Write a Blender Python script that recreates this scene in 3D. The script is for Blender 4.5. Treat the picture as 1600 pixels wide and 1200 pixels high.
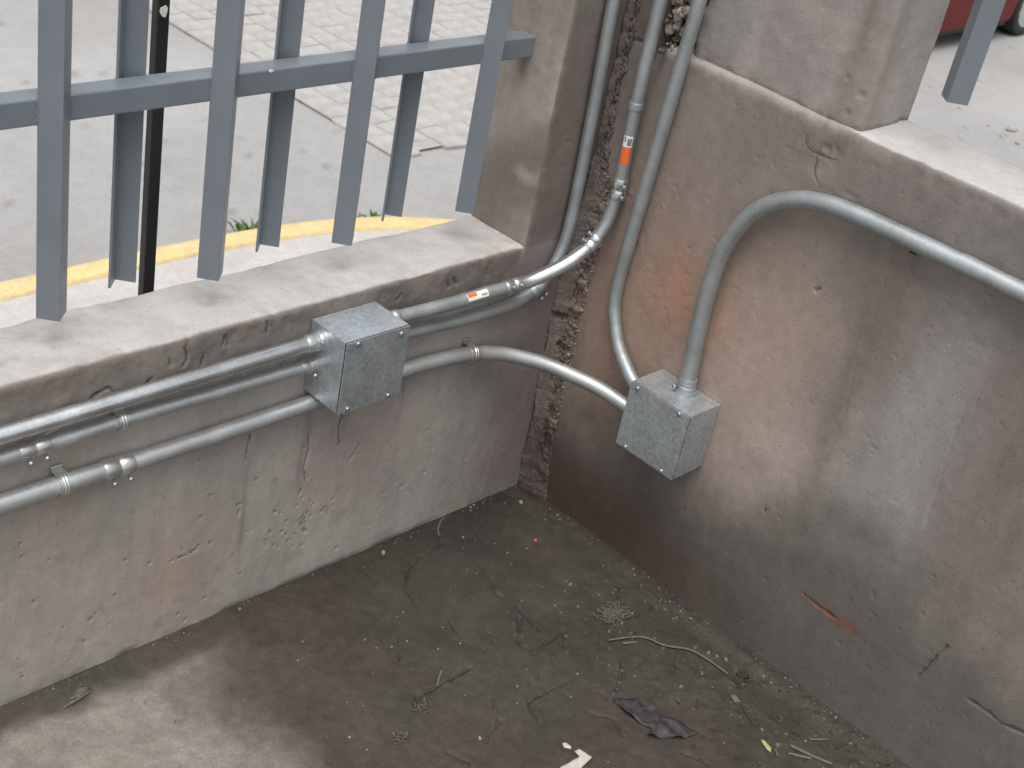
import bpy, bmesh, math, random
import numpy as np
from mathutils import Vector, Matrix

S = bpy.context.scene
for o in list(bpy.data.objects):
    bpy.data.objects.remove(o)
COL = S.collection
rnd = random.Random(7)
RS = np.random.RandomState(11)

# ------------------------------------------------------------------ camera
cam_d = bpy.data.cameras.new('camera')
cam = bpy.data.objects.new('camera', cam_d)
COL.objects.link(cam)
R = ((0.7007920, -0.6904668, 0.1792937),
     (-0.2523012, -0.4749886, -0.8430480),
     (0.6672591, 0.5455653, -0.5070737))
mw = Matrix(((R[0][0], -R[1][0], -R[2][0], -2.185487),
             (R[0][1], -R[1][1], -R[2][1], -1.693532),
             (R[0][2], -R[1][2], -R[2][2], 1.888571),
             (0, 0, 0, 1)))
cam.matrix_world = mw
cam_d.sensor_width = 36.0
cam_d.lens = 49.04
cam_d.clip_start = 0.05
cam_d.clip_end = 800
cam_d.dof.use_dof = True
cam_d.dof.focus_distance = 2.7
cam_d.dof.aperture_fstop = 9.0
S.camera = cam

# ------------------------------------------------------------------ light
SUN_EL = math.radians(70)
SUN_AZ = math.radians(-124)          # azimuth, clockwise from +Y
world = bpy.data.worlds.new('World')
S.world = world
world.use_nodes = True
wn = world.node_tree
wn.nodes.clear()
sky = wn.nodes.new('ShaderNodeTexSky')
sky.sky_type = 'NISHITA'
sky.sun_disc = False
sky.sun_elevation = SUN_EL
sky.sun_rotation = SUN_AZ
sky.air_density = 1.0
sky.dust_density = 4.0
hs = wn.nodes.new('ShaderNodeHueSaturation')
hs.inputs['Saturation'].default_value = 0.22
bg = wn.nodes.new('ShaderNodeBackground')
bg.inputs['Strength'].default_value = 0.15
wo = wn.nodes.new('ShaderNodeOutputWorld')
wn.links.new(sky.outputs[0], hs.inputs['Color'])
wn.links.new(hs.outputs[0], bg.inputs['Color'])
wn.links.new(bg.outputs[0], wo.inputs['Surface'])
sun_d = bpy.data.lights.new('sun', 'SUN')
sun_d.energy = 1.25
sun_d.angle = math.radians(46)
sun_d.color = (1.0, 0.97, 0.93)
sun = bpy.data.objects.new('sun', sun_d)
COL.objects.link(sun)
sd = Vector((math.sin(SUN_AZ) * math.cos(SUN_EL), math.cos(SUN_AZ) * math.cos(SUN_EL), math.sin(SUN_EL)))
sun.rotation_euler = sd.to_track_quat('Z', 'Y').to_euler()
S.view_settings.view_transform = 'Standard'
S.view_settings.look = 'None'
S.view_settings.gamma = 1
S.view_settings.use_curve_mapping = False
S.view_settings.exposure = 0.55

# ------------------------------------------------------------------ numpy noise
def _h(ix, iy, iz, seed):
    n = (ix.astype(np.int64) * 374761393 + iy.astype(np.int64) * 668265263 +
         iz.astype(np.int64) * 2147483647 + seed * 974634777) & 0xffffffff
    n = ((n ^ (n >> 13)) * 1274126177) & 0xffffffff
    n = (n ^ (n >> 16)) & 0xffffff
    return n / float(0xffffff)

def vnoise(x, y, z=0.0, seed=0):
    x = np.asarray(x, float); y = np.asarray(y, float)
    if np.ndim(z) == 0:
        ix, iy = np.floor(x), np.floor(y); fx, fy = x - ix, y - iy
        fx = fx * fx * (3 - 2 * fx); fy = fy * fy * (3 - 2 * fy); iz = np.int64(round(float(z) * 7)); iz = np.array(iz)
        h = lambda a, b: _h(ix + a, iy + b, iz, seed)
        return ((h(0, 0) * (1 - fx) + h(1, 0) * fx) * (1 - fy) + (h(0, 1) * (1 - fx) + h(1, 1) * fx) * fy) * 2 - 1
    z = np.zeros_like(x) + z
    ix, iy, iz = np.floor(x), np.floor(y), np.floor(z)
    fx, fy, fz = x - ix, y - iy, z - iz
    fx = fx * fx * (3 - 2 * fx); fy = fy * fy * (3 - 2 * fy); fz = fz * fz * (3 - 2 * fz)
    r = 0
    for a in (0, 1):
        for b in (0, 1):
            for c in (0, 1):
                w = (fx if a else 1 - fx) * (fy if b else 1 - fy) * (fz if c else 1 - fz)
                r = r + w * _h(ix + a, iy + b, iz + c, seed)
    return r * 2 - 1

def fbm(x, y, z=0.0, s=1.0, o=4, seed=0, g=0.5):
    r = 0; a = 1.0; t = 0
    for k in range(o):
        r = r + a * vnoise(np.asarray(x) * s, np.asarray(y) * s, z * s, seed + k * 17)
        t += a; a *= g; s *= 2.03
    return r / t

def ss(a, b, x):
    t = np.clip((x - a) / (b - a), 0, 1)
    return t * t * (3 - 2 * t)

def blob(u, v, cu, cv, ru, rv, soft=1.0):
    return np.exp(-(((u - cu) / ru) ** 2 + ((v - cv) / rv) ** 2) * soft)

def segdist(u, v, pts):
    """distance to a polyline"""
    d = np.full(np.shape(u), 9.0)
    for (a, b), (c, e) in zip(pts[:-1], pts[1:]):
        dx, dy = c - a, e - b
        L = dx * dx + dy * dy + 1e-12
        t = np.clip(((u - a) * dx + (v - b) * dy) / L, 0, 1)
        d = np.minimum(d, np.hypot(u - a - t * dx, v - b - t * dy))
    return d

# ------------------------------------------------------------------ object helpers
def tag(o, label=None, cat=None, group=None, kind=None):
    if label: o['label'] = label
    if cat: o['category'] = cat
    if group: o['group'] = group
    if kind: o['kind'] = kind
    return o

def thing(name, label, cat, loc=(0, 0, 0), rotz=0, group=None):
    o = bpy.data.objects.new(name, None)
    o.empty_display_size = 0.05
    COL.objects.link(o)
    o.location = loc
    o.rotation_euler = (0, 0, rotz)
    return tag(o, label, cat, group)

def abs_loc(p):
    v = Vector((0, 0, 0))
    while p is not None:
        v += p.location; p = p.parent
    return v

def link(name, me, mat=None, parent=None, smooth=False, loc=None):
    """mesh vertices are world coordinates; shifted so that they fit under the parent"""
    if mat is not None and not me.materials:
        me.materials.append(mat)
    if smooth:
        me.polygons.foreach_set('use_smooth', [True] * len(me.polygons))
    o = bpy.data.objects.new(name, me)
    COL.objects.link(o)
    off = abs_loc(parent) if parent else Vector((0, 0, 0))
    if parent:
        o.parent = parent
    if loc is None:
        if parent is not None and off.length > 0:
            me.transform(Matrix.Translation(-off))
    else:
        o.location = Vector(loc) - off
    return o

def mesh_np(name, V, F, col=None, rgh=None):
    me = bpy.data.meshes.new(name)
    V = np.asarray(V, np.float32).reshape(-1, 3)
    F = np.asarray(F, np.int32)
    me.vertices.add(len(V)); me.vertices.foreach_set('co', V.ravel())
    k = F.shape[1]
    me.loops.add(F.size); me.loops.foreach_set('vertex_index', F.ravel())
    me.polygons.add(len(F)); me.polygons.foreach_set('loop_start', np.arange(len(F), dtype=np.int32) * k)
    if col is not None:
        a = me.attributes.new('tint', 'FLOAT_COLOR', 'POINT')
        c = np.ones((len(V), 4), np.float32); c[:, :3] = np.asarray(col).reshape(-1, 3)
        if rgh is not None: c[:, 3] = np.asarray(rgh).ravel()
        a.data.foreach_set('color', c.ravel())
    me.update(calc_edges=True); me.validate()
    return me

def grid_faces(nu, nv, flip=False):
    i, j = np.meshgrid(np.arange(nu - 1), np.arange(nv - 1), indexing='ij')
    a = i * nv + j
    f = np.stack([a, a + nv, a + nv + 1, a + 1], -1).reshape(-1, 4)
    return f[:, ::-1] if flip else f

def mesh_py(name, V, F):
    me = bpy.data.meshes.new(name)
    me.from_pydata([tuple(v) for v in V], [], F)
    me.update()
    return me

class MB:
    """collects simple shapes into one mesh"""
    def __init__(s): s.v = []; s.f = []
    def add(s, V, F):
        n = len(s.v); s.v += [tuple(v) for v in V]; s.f += [tuple(i + n for i in f) for f in F]; return s
    def box(s, a, b):
        x0, y0, z0 = a; x1, y1, z1 = b
        return s.add([(x0, y0, z0), (x1, y0, z0), (x1, y1, z0), (x0, y1, z0), (x0, y0, z1), (x1, y0, z1), (x1, y1, z1), (x0, y1, z1)],
                     [(0, 3, 2, 1), (4, 5, 6, 7), (0, 1, 5, 4), (1, 2, 6, 5), (2, 3, 7, 6), (3, 0, 4, 7)])
    def prism(s, poly, axis, a, b):
        """polygon in the two other axes, extruded along axis"""
        n = len(poly); V = []
        for t in (a, b):
            for p in poly:
                q = list(p); q.insert(axis, t); V.append(q)
        F = [tuple(range(n))[::-1], tuple(range(n, 2 * n))]
        for i in range(n):
            j = (i + 1) % n; F.append((i, j, n + j, n + i))
        return s.add(V, F)
    def cyl(s, p, q, r, r2=None, n=16, cap=True):
        p = Vector(p); q = Vector(q); d = (q - p).normalized()
        a = d.orthogonal().normalized(); b = d.cross(a); r2 = r if r2 is None else r2
        V = []
        for c, rr in ((p, r), (q, r2)):
            for k in range(n):
                t = 2 * math.pi * k / n
                V.append(c + (a * math.cos(t) + b * math.sin(t)) * rr)
        F = [(k, (k + 1) % n, n + (k + 1) % n, n + k) for k in range(n)]
        if cap: F += [tuple(range(n))[::-1], tuple(range(n, 2 * n))]
        return s.add(V, F)
    def lathe(s, p, d, prof, n=24):
        """prof: list of (t along d, radius)"""
        p = Vector(p); d = Vector(d).normalized(); a = d.orthogonal().normalized(); b = d.cross(a)
        V = []
        for t, r in prof:
            for k in range(n):
                w = 2 * math.pi * k / n
                V.append(p + d * t + (a * math.cos(w) + b * math.sin(w)) * r)
        F = []
        for i in range(len(prof) - 1):
            for k in range(n):
                F.append((i * n + k, i * n + (k + 1) % n, (i + 1) * n + (k + 1) % n, (i + 1) * n + k))
        F += [tuple(range(n))[::-1], tuple(range((len(prof) - 1) * n, len(prof) * n))]
        return s.add(V, F)
    def mesh(s, name):
        me = bpy.data.meshes.new(name); me.from_pydata(s.v, [], s.f); me.update()
        bm = bmesh.new(); bm.from_mesh(me); bmesh.ops.recalc_face_normals(bm, faces=bm.faces); bm.to_mesh(me); bm.free()
        return me
    def build(s, name, mat, parent=None, smooth=False, bevel=0, seg=2):
        o = link(name, s.mesh(name), mat, parent, smooth)
        if bevel: add_bevel(o, bevel, seg)
        if smooth: auto_smooth(o)
        return o

def add_bevel(o, w, seg=2):
    m = o.modifiers.new('bevel', 'BEVEL'); m.width = w; m.segments = seg; m.limit_method = 'ANGLE'; m.angle_limit = math.radians(35)
    m.harden_normals = False

def auto_smooth(o, ang=40):
    me = o.data
    bm = bmesh.new(); bm.from_mesh(me)
    for e in bm.edges:
        if len(e.link_faces) == 2 and e.calc_face_angle(0) > math.radians(ang): e.smooth = False
    for f in bm.faces: f.smooth = True
    bm.to_mesh(me); bm.free()

# ------------------------------------------------------------------ materials
def new_mat(name):
    m = bpy.data.materials.new(name); m.use_nodes = True
    nt = m.node_tree; nt.nodes.clear()
    out = nt.nodes.new('ShaderNodeOutputMaterial'); b = nt.nodes.new('ShaderNodeBsdfPrincipled')
    nt.links.new(b.outputs[0], out.inputs['Surface'])
    return m, nt, b

def N(nt, t, **k):
    n = nt.nodes.new(t)
    for a, v in k.items(): setattr(n, a, v)
    return n

def noise(nt, scale, detail=6, rough=0.55, vec=None):
    n = N(nt, 'ShaderNodeTexNoise'); n.inputs['Scale'].default_value = scale
    n.inputs['Detail'].default_value = detail; n.inputs['Roughness'].default_value = rough
    if vec is not None: nt.links.new(vec, n.inputs['Vector'])
    return n

def ramp(nt, src, stops):
    r = N(nt, 'ShaderNodeValToRGB'); nt.links.new(src, r.inputs[0])
    e = r.color_ramp.elements
    while len(e) < len(stops): e.new(0.5)
    for k, (p, c) in enumerate(stops):
        e[k].position = p
        e[k].color = (c, c, c, 1) if isinstance(c, (int, float)) else (*c, 1)
    return r

def mixc(nt, fac, a, b, mode='MIX'):
    m = N(nt, 'ShaderNodeMix', data_type='RGBA', blend_type=mode)
    for sock, v in ((m.inputs[0], fac), (m.inputs[6], a), (m.inputs[7], b)):
        if isinstance(v, (int, float)): sock.default_value = v
        elif isinstance(v, tuple): sock.default_value = (*v, 1)
        else: nt.links.new(v, sock)
    return m.outputs[2]

def concrete(name, bump=0.25, fine=260, rough=0.85, speck=True, stretch=(1, 1, 1), grain=0.16, spec=0.35):
    """colour comes from the vertex tint; grain, pores and specks on top. Alpha of tint = dampness"""
    m, nt, b = new_mat(name)
    at = N(nt, 'ShaderNodeAttribute'); at.attribute_name = 'tint'
    tc = N(nt, 'ShaderNodeTexCoord'); mp = N(nt, 'ShaderNodeMapping'); mp.inputs['Scale'].default_value = stretch
    nt.links.new(tc.outputs['Object'], mp.inputs[0]); v = mp.outputs[0]
    n1 = noise(nt, 38, 8, 0.62, v); n2 = noise(nt, fine, 5, 0.6, v); n3 = noise(nt, 9, 6, 0.6, v)
    r1 = ramp(nt, n1.outputs[0], [(0.3, 1 - grain), (0.7, 1 + grain)])
    r2 = ramp(nt, n2.outputs[0], [(0.28, 1 - grain * 1.1), (0.72, 1 + grain * .9)])
    r3 = ramp(nt, n3.outputs[0], [(0.3, 1 - grain * .8), (0.7, 1 + grain * .8)])
    c = mixc(nt, 1, at.outputs['Color'], r1.outputs[0], 'MULTIPLY')
    c = mixc(nt, 1, c, r2.outputs[0], 'MULTIPLY'); c = mixc(nt, 1, c, r3.outputs[0], 'MULTIPLY')
    if speck:
        vo = N(nt, 'ShaderNodeTexVoronoi'); vo.inputs['Scale'].default_value = 120; vo.inputs['Randomness'].default_value = 1
        nt.links.new(tc.outputs['Object'], vo.inputs['Vector'])
        sc = N(nt, 'ShaderNodeSeparateColor'); nt.links.new(vo.outputs['Color'], sc.inputs[0])
        th = ramp(nt, sc.outputs[0], [(0.93, 0), (0.95, 1)])
        ds = ramp(nt, vo.outputs['Distance'], [(0.1, 1), (0.3, 0)])
        mu = N(nt, 'ShaderNodeMath', operation='MULTIPLY'); nt.links.new(th.outputs[0], mu.inputs[0]); nt.links.new(ds.outputs[0], mu.inputs[1])
        mu2 = N(nt, 'ShaderNodeMath', operation='MULTIPLY'); nt.links.new(mu.outputs[0], mu2.inputs[0]); mu2.inputs[1].default_value = .55
        dark = mixc(nt, 1, c, (0.35, 0.33, 0.32), 'MULTIPLY')
        c = mixc(nt, mu2.outputs[0], c, dark)
    nt.links.new(c, b.inputs['Base Color'])
    # roughness falls where damp
    mr = N(nt, 'ShaderNodeMapRange'); nt.links.new(at.outputs['Alpha'], mr.inputs[0])
    mr.inputs[3].default_value = 0.62; mr.inputs[4].default_value = rough
    nt.links.new(mr.outputs[0], b.inputs['Roughness'])
    b.inputs['Specular IOR Level'].default_value = spec
    bu = N(nt, 'ShaderNodeBump'); bu.inputs['Strength'].default_value = bump; bu.inputs['Distance'].default_value = 0.004
    ad = N(nt, 'ShaderNodeMath', operation='ADD'); nt.links.new(n1.outputs[0], ad.inputs[0]); nt.links.new(n2.outputs[0], ad.inputs[1])
    nt.links.new(ad.outputs[0], bu.inputs['Height']); nt.links.new(bu.outputs[0], b.inputs['Normal'])
    return m

def plain(name, col, rough=0.6, metal=0.0, var=0.12, scale=40, bump=0.0, spec=0.5, coat=0):
    m, nt, b = new_mat(name)
    tc = N(nt, 'ShaderNodeTexCoord'); n = noise(nt, scale, 6, 0.6, tc.outputs['Object'])
    r = ramp(nt, n.outputs[0], [(0.3, 1 - var), (0.7, 1 + var)])
    c = mixc(nt, 1, tuple(col), r.outputs[0], 'MULTIPLY')
    nt.links.new(c, b.inputs['Base Color']); b.inputs['Roughness'].default_value = rough
    b.inputs['Metallic'].default_value = metal; b.inputs['Specular IOR Level'].default_value = spec
    b.inputs['Coat Weight'].default_value = coat
    if bump:
        bu = N(nt, 'ShaderNodeBump'); bu.inputs['Strength'].default_value = bump; bu.inputs['Distance'].default_value = 0.003
        nt.links.new(n.outputs[0], bu.inputs['Height']); nt.links.new(bu.outputs[0], b.inputs['Normal'])
    return m

def galvanized(name, col=(0.5, 0.52, 0.53), rough=0.42, spangle=0.0, dull=0.0, scratch=0.3, metal=0.85):
    m, nt, b = new_mat(name)
    tc = N(nt, 'ShaderNodeTexCoord'); v = tc.outputs['Object']
    n1 = noise(nt, 14, 8, 0.6, v); n2 = noise(nt, 160, 6, 0.65, v)
    c = mixc(nt, 1, tuple(col), ramp(nt, n1.outputs[0], [(0.3, 0.9), (0.7, 1.1)]).outputs[0], 'MULTIPLY')
    c = mixc(nt, 1, c, ramp(nt, n2.outputs[0], [(0.3, 0.88), (0.7, 1.1)]).outputs[0], 'MULTIPLY')
    rbase = n1.outputs[0]
    if spangle:
        vo = N(nt, 'ShaderNodeTexVoronoi'); vo.inputs['Scale'].default_value = 150
        nw = noise(nt, 30, 3, 0.5, v)
        vm = N(nt, 'ShaderNodeVectorMath', operation='ADD'); vs = N(nt, 'ShaderNodeVectorMath', operation='SCALE'); vs.inputs[3].default_value = 0.02
        nt.links.new(nw.outputs[1], vs.inputs[0]); nt.links.new(v, vm.inputs[0]); nt.links.new(vs.outputs[0], vm.inputs[1])
        nt.links.new(vm.outputs[0], vo.inputs['Vector'])
        sc = N(nt, 'ShaderNodeSeparateColor'); nt.links.new(vo.outputs['Color'], sc.inputs[0])
        c = mixc(nt, spangle, c, mixc(nt, 1, c, ramp(nt, sc.outputs[0], [(0.0, 0.78), (1.0, 1.2)]).outputs[0], 'MULTIPLY'))
        # light scuffs
        n4 = noise(nt, 55, 8, 0.75, v)
        c = mixc(nt, ramp(nt, n4.outputs[0], [(0.62, 0), (0.72, 0.5)]).outputs[0], c, (0.62, 0.64, 0.64))
    # dusty patches
    n5 = noise(nt, 5, 6, 0.65, v)
    dfac = ramp(nt, n5.outputs[0], [(0.45, 0), (0.75, 0.35)])
    c = mixc(nt, dfac.outputs[0], c, (0.34, 0.31, 0.28))
    nt.links.new(c, b.inputs['Base Color'])
    b.inputs['Metallic'].default_value = metal
    rr = ramp(nt, n1.outputs[0], [(0.3, max(rough - 0.08, 0.05)), (0.7, rough + 0.1)])
    nt.links.new(rr.outputs[0], b.inputs['Roughness'])
    bu = N(nt, 'ShaderNodeBump'); bu.inputs['Strength'].default_value = 0.08; bu.inputs['Distance'].default_value = 0.002
    nt.links.new(n2.outputs[0], bu.inputs['Height']); nt.links.new(bu.outputs[0], b.inputs['Normal'])
    return m

M_wall = concrete('trowelled_concrete', bump=0.25, grain=.085, spec=.18)
M_sill = concrete('sill_concrete', bump=0.2, grain=0.07, speck=False)
M_floor = concrete('damp_floor', spec=.22, bump=0.4, rough=0.8, grain=0.2)
M_mortar = concrete('rough_mortar', bump=0.8, fine=180, grain=0.3, rough=0.92, spec=0.2)
M_street = concrete('street_concrete', bump=0.2, fine=60, grain=0.08, rough=0.9)
M_gal = galvanized('galvanized_pipe', (.47, .49, .495), .48, metal=.75)
M_gal_green = galvanized('galvanized_pipe_dull', (.385, .415, .425), .50, metal=.72)
M_shiny = galvanized('bright_zinc_pipe', (0.72, 0.75, 0.76), 0.27, metal=0.9)
M_fit = galvanized('zinc_fitting', (0.55, 0.56, 0.54), 0.33)
M_boxm = galvanized('galvanized_sheet', (.49, .535, .56), .38, spangle=.65, metal=.7)
M_screw = galvanized('screw_steel', (.42, .42, .41), .38)
M_paint = plain('grey_blue_fence_paint', (.160, .185, .208), .34, 0, .08, 9, .02)
M_black = plain('black_post_paint', (0.012, 0.012, 0.014), 0.5, 0, 0.2, 20)
M_white = plain('white_print', (0.75, 0.74, 0.7), 0.6, 0, 0.08, 200)
M_orange = plain('orange_print', (0.75, 0.13, 0.03), 0.55, 0, 0.12, 120)
M_ink = plain('black_print', (0.03, 0.03, 0.03), 0.6)
M_rust = plain('rust', (0.16, 0.055, 0.025), 0.9, 0, 0.4, 200, 0.5)
M_cob = plain('cobblestone', (.335, .322, .308), .9, 0, .16, 9, .5, .3)
M_leaf = plain('weed_leaf', (0.06, 0.11, 0.03), 0.7, 0, 0.4, 60)
M_straw = plain('dry_straw', (.115, .10, .08), 0.8, 0, 0.3, 150)
M_twig = plain('dark_twig', (0.045, 0.033, 0.025), 0.85, 0, 0.3, 150)
M_plastic = plain('dark_plastic_film', (.038, .034, .036), .6, 0, .5, 70, .6, .35)
M_pebble = plain('pale_pebble', (.25, .23, .20), 0.8, 0, 0.2, 300)
M_brickbit = plain('orange_crumb', (0.45, 0.13, 0.06), 0.85, 0, 0.2, 300)
M_rubble = concrete('rubble', bump=0.8, fine=150, grain=0.3)
M_grit = plain('dark_grit', (0.055, 0.045, 0.038), 0.9, 0, 0.5, 300)

# ------------------------------------------------------------------ tints
def C3(*c): return np.array(c, float)
def lay(col, c, w):
    return col * (1 - w[..., None]) + C3(*c) * w[..., None]

def base_tint(X, Y, Z, c):
    n = fbm(X, Y, Z, 3.1, 4, 3)[..., None]; n2 = fbm(X, Y, Z, 11, 4, 9)[..., None]
    return C3(*c) * (1 + .11 * n + .06 * n2)

def tint_left(X, Y, Z):
    """front of the left wall and corner pillar; u = x, v = z"""
    c = base_tint(X, Y, Z, (.325, .298, .272))
    st = fbm(X, Y, Z * .12, 14, 4, 21)                      # vertical streaks
    c = c * (1 + .18 * st[..., None])
    c = lay(c, (.10, .085, .07), np.clip(-pits(X, Z, L_PITS, .0022, .5), 0, .3) * (Z < .5))  # dirt and shade inside the pits, both put into the colour
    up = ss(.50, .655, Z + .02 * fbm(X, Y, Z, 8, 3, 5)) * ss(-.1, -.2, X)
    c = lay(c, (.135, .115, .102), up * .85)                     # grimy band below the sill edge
    c = lay(c, (.37, .27, .21), .5 * blob(X, Z, -.98, .14, .10, .15))
    c = lay(c, (.36, .28, .22), .4 * blob(X, Z, -1.22, .30, .07, .25))
    c = lay(c, (.33, .25, .225), .4 * blob(X, Z, -.55, .30, .14, .14))
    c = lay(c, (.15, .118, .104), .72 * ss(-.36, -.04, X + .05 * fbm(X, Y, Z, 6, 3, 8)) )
    c = lay(c, (.24, .22, .19), .45 * ss(.06, .0, Z + .02 * st) * ss(-1.0, -.5, X))
    c = lay(c, (.13, .10, .09), .55 * ss(.72, .9, Z) + .0 * X)
    for cx, cz, rx, rz in ((-.69, .38, .012, .06), (-.70, .30, .008, .05), (-.83, .24, .006, .12), (-.60, .40, .01, .06), (-.45, .41, .006, .05)):
        c = lay(c, (.16, .13, .12), .45 * blob(X + .006 * st, Z, cx, cz, rx, rz))
    w = ss(.35, .6, fbm(X, Y, Z, 24, 3, 31)) * ss(.12, .45, fbm(X, Y, Z, 4, 2, 33))
    c = lay(c, (.17, .15, .135), .3 * w)
    return c

def tint_right(X, Y, Z):
    """front of the right wall; u = y, v = z"""
    c = base_tint(X, Y, Z, (.235, .208, .195))
    ys = Y + .04 * Z
    st = fbm(X, ys, Z * .10, 16, 4, 44)
    st2 = fbm(X, ys, Z * .07, 42, 3, 48)
    c = c * (1 + .20 * st[..., None] + .12 * st2[..., None])
    nz = .05 * fbm(X, Y, Z, 7, 4, 45)
    c = lay(c, (.17, .155, .15), .6 * ss(.86, 1.0, Z + nz))
    c = lay(c, (.29, .25, .235), .5 * blob(Y, Z + nz, -.20, 1.0, .12, .10))
    c = lay(c, (.50, .22, .12), .72 * blob(Y + nz, Z, -.285, .655, .055, .09))
    c = lay(c, (.46, .24, .15), .6 * blob(Y + nz, Z, -.40, .66, .035, .10))
    c = lay(c, (.33, .235, .185), .75 * blob(Y + nz * .5, Z, -.13, .50, .075, .26))
    c = lay(c, (.34, .255, .21), .6 * blob(Y, Z, -.235, .52, .09, .12))
    c = lay(c, (.43, .345, .295), .78 * blob(Y + nz, Z, -.52, .64, .12, .26))
    c = lay(c, (.46, .39, .37), .75 * blob(Y + nz, Z + nz, -.60, .42, .12, .13))
    c = lay(c, (.33, .32, .325), .75 * blob(Y + nz, Z + nz, -.86, .64, .085, .26))
    c = lay(c, (.32, .325, .32), .6 * blob(Y + nz, Z, -.82, .44, .10, .10))
    c = lay(c, (.155, .125, .105), .62 * blob(Y + nz * .6, Z, -.735, .83, .055, .15))
    c = lay(c, (.17, .14, .12), .5 * blob(Y + .3 * nz, Z, -.70, .62, .028, .30))
    c = lay(c, (.17, .15, .13), .55 * blob(Y, Z, -1.05, .72, .06, .35))
    c = lay(c, (.17, .15, .14), .5 * blob(Y + nz, Z, -.44, .88, .10, .08))
    c = c * C3(.95, .93, .89)
    c = lay(c, (.30, .195, .145), .55 * blob(Y + nz, Z, -.22, .60, .17, .32))
    c = lay(c, (.33, .235, .185), .35 * blob(Y + nz, Z, -.50, .62, .14, .26))
    # damp rising from the floor
    edge = .33 + .07 * np.sin(Y * 7.0 + 1.0) - .10 * ss(-.30, -.05, Y) + 2.2 * nz
    dm = ss(.12, -.10, Z - edge)
    c = lay(c, (.112, .102, .091), .84 * dm)
    c = lay(c, (.072, .062, .050), .55 * dm * ss(.22, .02, Z) * ss(-1.05, -.6, Y))
    c = lay(c, (.060, .036, .028), .8 * dm * ss(-.75, -.25, Y) * ss(.30, .05, Z))
    c = lay(c, (.12, .118, .114), .30 * blob(Y + nz, Z, -1.05, .18, .2, .05))
    # rust stain at the gouge
    d = segdist(Y, Z, [(-.765, .208), (-.80, .204), (-.845, .203), (-.885, .205)])
    c = lay(c, (.17, .078, .05), .75 * ss(.014, .001, d - .008 * ss(-.80, -.87, Y) + .012 * fbm(X, Y, Z, 60, 3, 4)))
    return c

def disp_front(U, V, seed):
    """small relief of trowelled plaster, in metres (positive = proud)"""
    d = .0022 * fbm(U, V, 0, 3.5, 3, seed) + .0007 * fbm(U, V, 0, 18, 4, seed + 5)
    d += .0008 * fbm(U * 1.0, V * .25, 0, 60, 3, seed + 7)
    p = fbm(U, V, 0, 75, 2, seed + 9)
    d -= .0010 * ss(.56, .70, p) * ss(-.1, .3, fbm(U, V, 0, 5, 2, seed + 11))
    return d

def pits(U, V, lst, r0=.005, depth=.004):
    d = np.zeros(np.shape(U))
    for k, (a, b) in enumerate(lst):
        r = r0 * (.6 + .8 * ((k * 37) % 10) / 10)
        d -= depth * np.exp(-(((U - a) / r) ** 2 + ((V - b) / (r * 1.3)) ** 2))
    return d

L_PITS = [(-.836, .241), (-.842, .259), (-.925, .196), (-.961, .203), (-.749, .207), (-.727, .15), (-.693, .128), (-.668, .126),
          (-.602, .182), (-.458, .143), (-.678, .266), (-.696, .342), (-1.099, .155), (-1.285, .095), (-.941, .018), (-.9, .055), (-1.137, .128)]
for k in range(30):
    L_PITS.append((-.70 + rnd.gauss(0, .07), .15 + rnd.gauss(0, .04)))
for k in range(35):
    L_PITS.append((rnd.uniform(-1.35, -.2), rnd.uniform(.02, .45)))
L_MARKS = [[(-1.062, .589), (-1.05, .604)], [(-1.016, .635), (-1.012, .620)], [(-.985, .646), (-.98, .622), (-.987, .612)], [(-.907, .631), (-.903, .648)],
           [(-.901, .642), (-.897, .628)], [(-.816, .655), (-.815, .632)], [(-.377, .634), (-.372, .62)], [(-.36, .636), (-.35, .622)], [(-.509, .623), (-.50, .635)],
           [(-1.16, .60), (-1.13, .612), (-1.12, .60)], [(-1.20, .585), (-1.17, .59)], [(-.95, .60), (-.945, .625)], [(-1.24, .56), (-1.21, .57)]]
L_CRACKS = [[(-.686, .37), (-.683, .33), (-.690, .29), (-.684, .26), (-.692, .23)], [(-.836, .262), (-.84, .235)], [(-.605, .42), (-.612, .36), (-.606, .31)],
            [(-.55, .30), (-.57, .27)], [(-.83, .43), (-.835, .36)], [(-.93, .19), (-.96, .187), (-.985, .184)]]
R_CRACKS = [[(-1.036, .194), (-1.05, .245), (-1.066, .299)], [(-1.140, .225), (-1.18, .226), (-1.21, .222), (-1.254, .234)], [(-.625, .324), (-.622, .340)],
            [(-.578, .813), (-.583, .82)], [(-.765, .208), (-.80, .204), (-.845, .203)], [(-.70, .90), (-.705, .82), (-.70, .74), (-.715, .62), (-.71, .50)],
            [(-.93, .90), (-.925, .70), (-.94, .50)], [(-.46, 1.08), (-.47, 1.06), (-.495, 1.055), (-.50, 1.02), (-.52, 1.0)], [(-.50, 1.075), (-.495, 1.055), (-.54, 1.06)]]
R_PITS = [(-.625, .33), (-.66, .335), (-.645, .35), (-.58, .813), (-.735, .972), (-.97, .27), (-1.05, .22), (-.90, .30), (-.86, .26), (-.80, .29), (-.77, .27), (-1.0, .33)]
for k in range(50):
    R_PITS.append((rnd.uniform(-1.3, -.12), rnd.uniform(.03, 1.08)))

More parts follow.
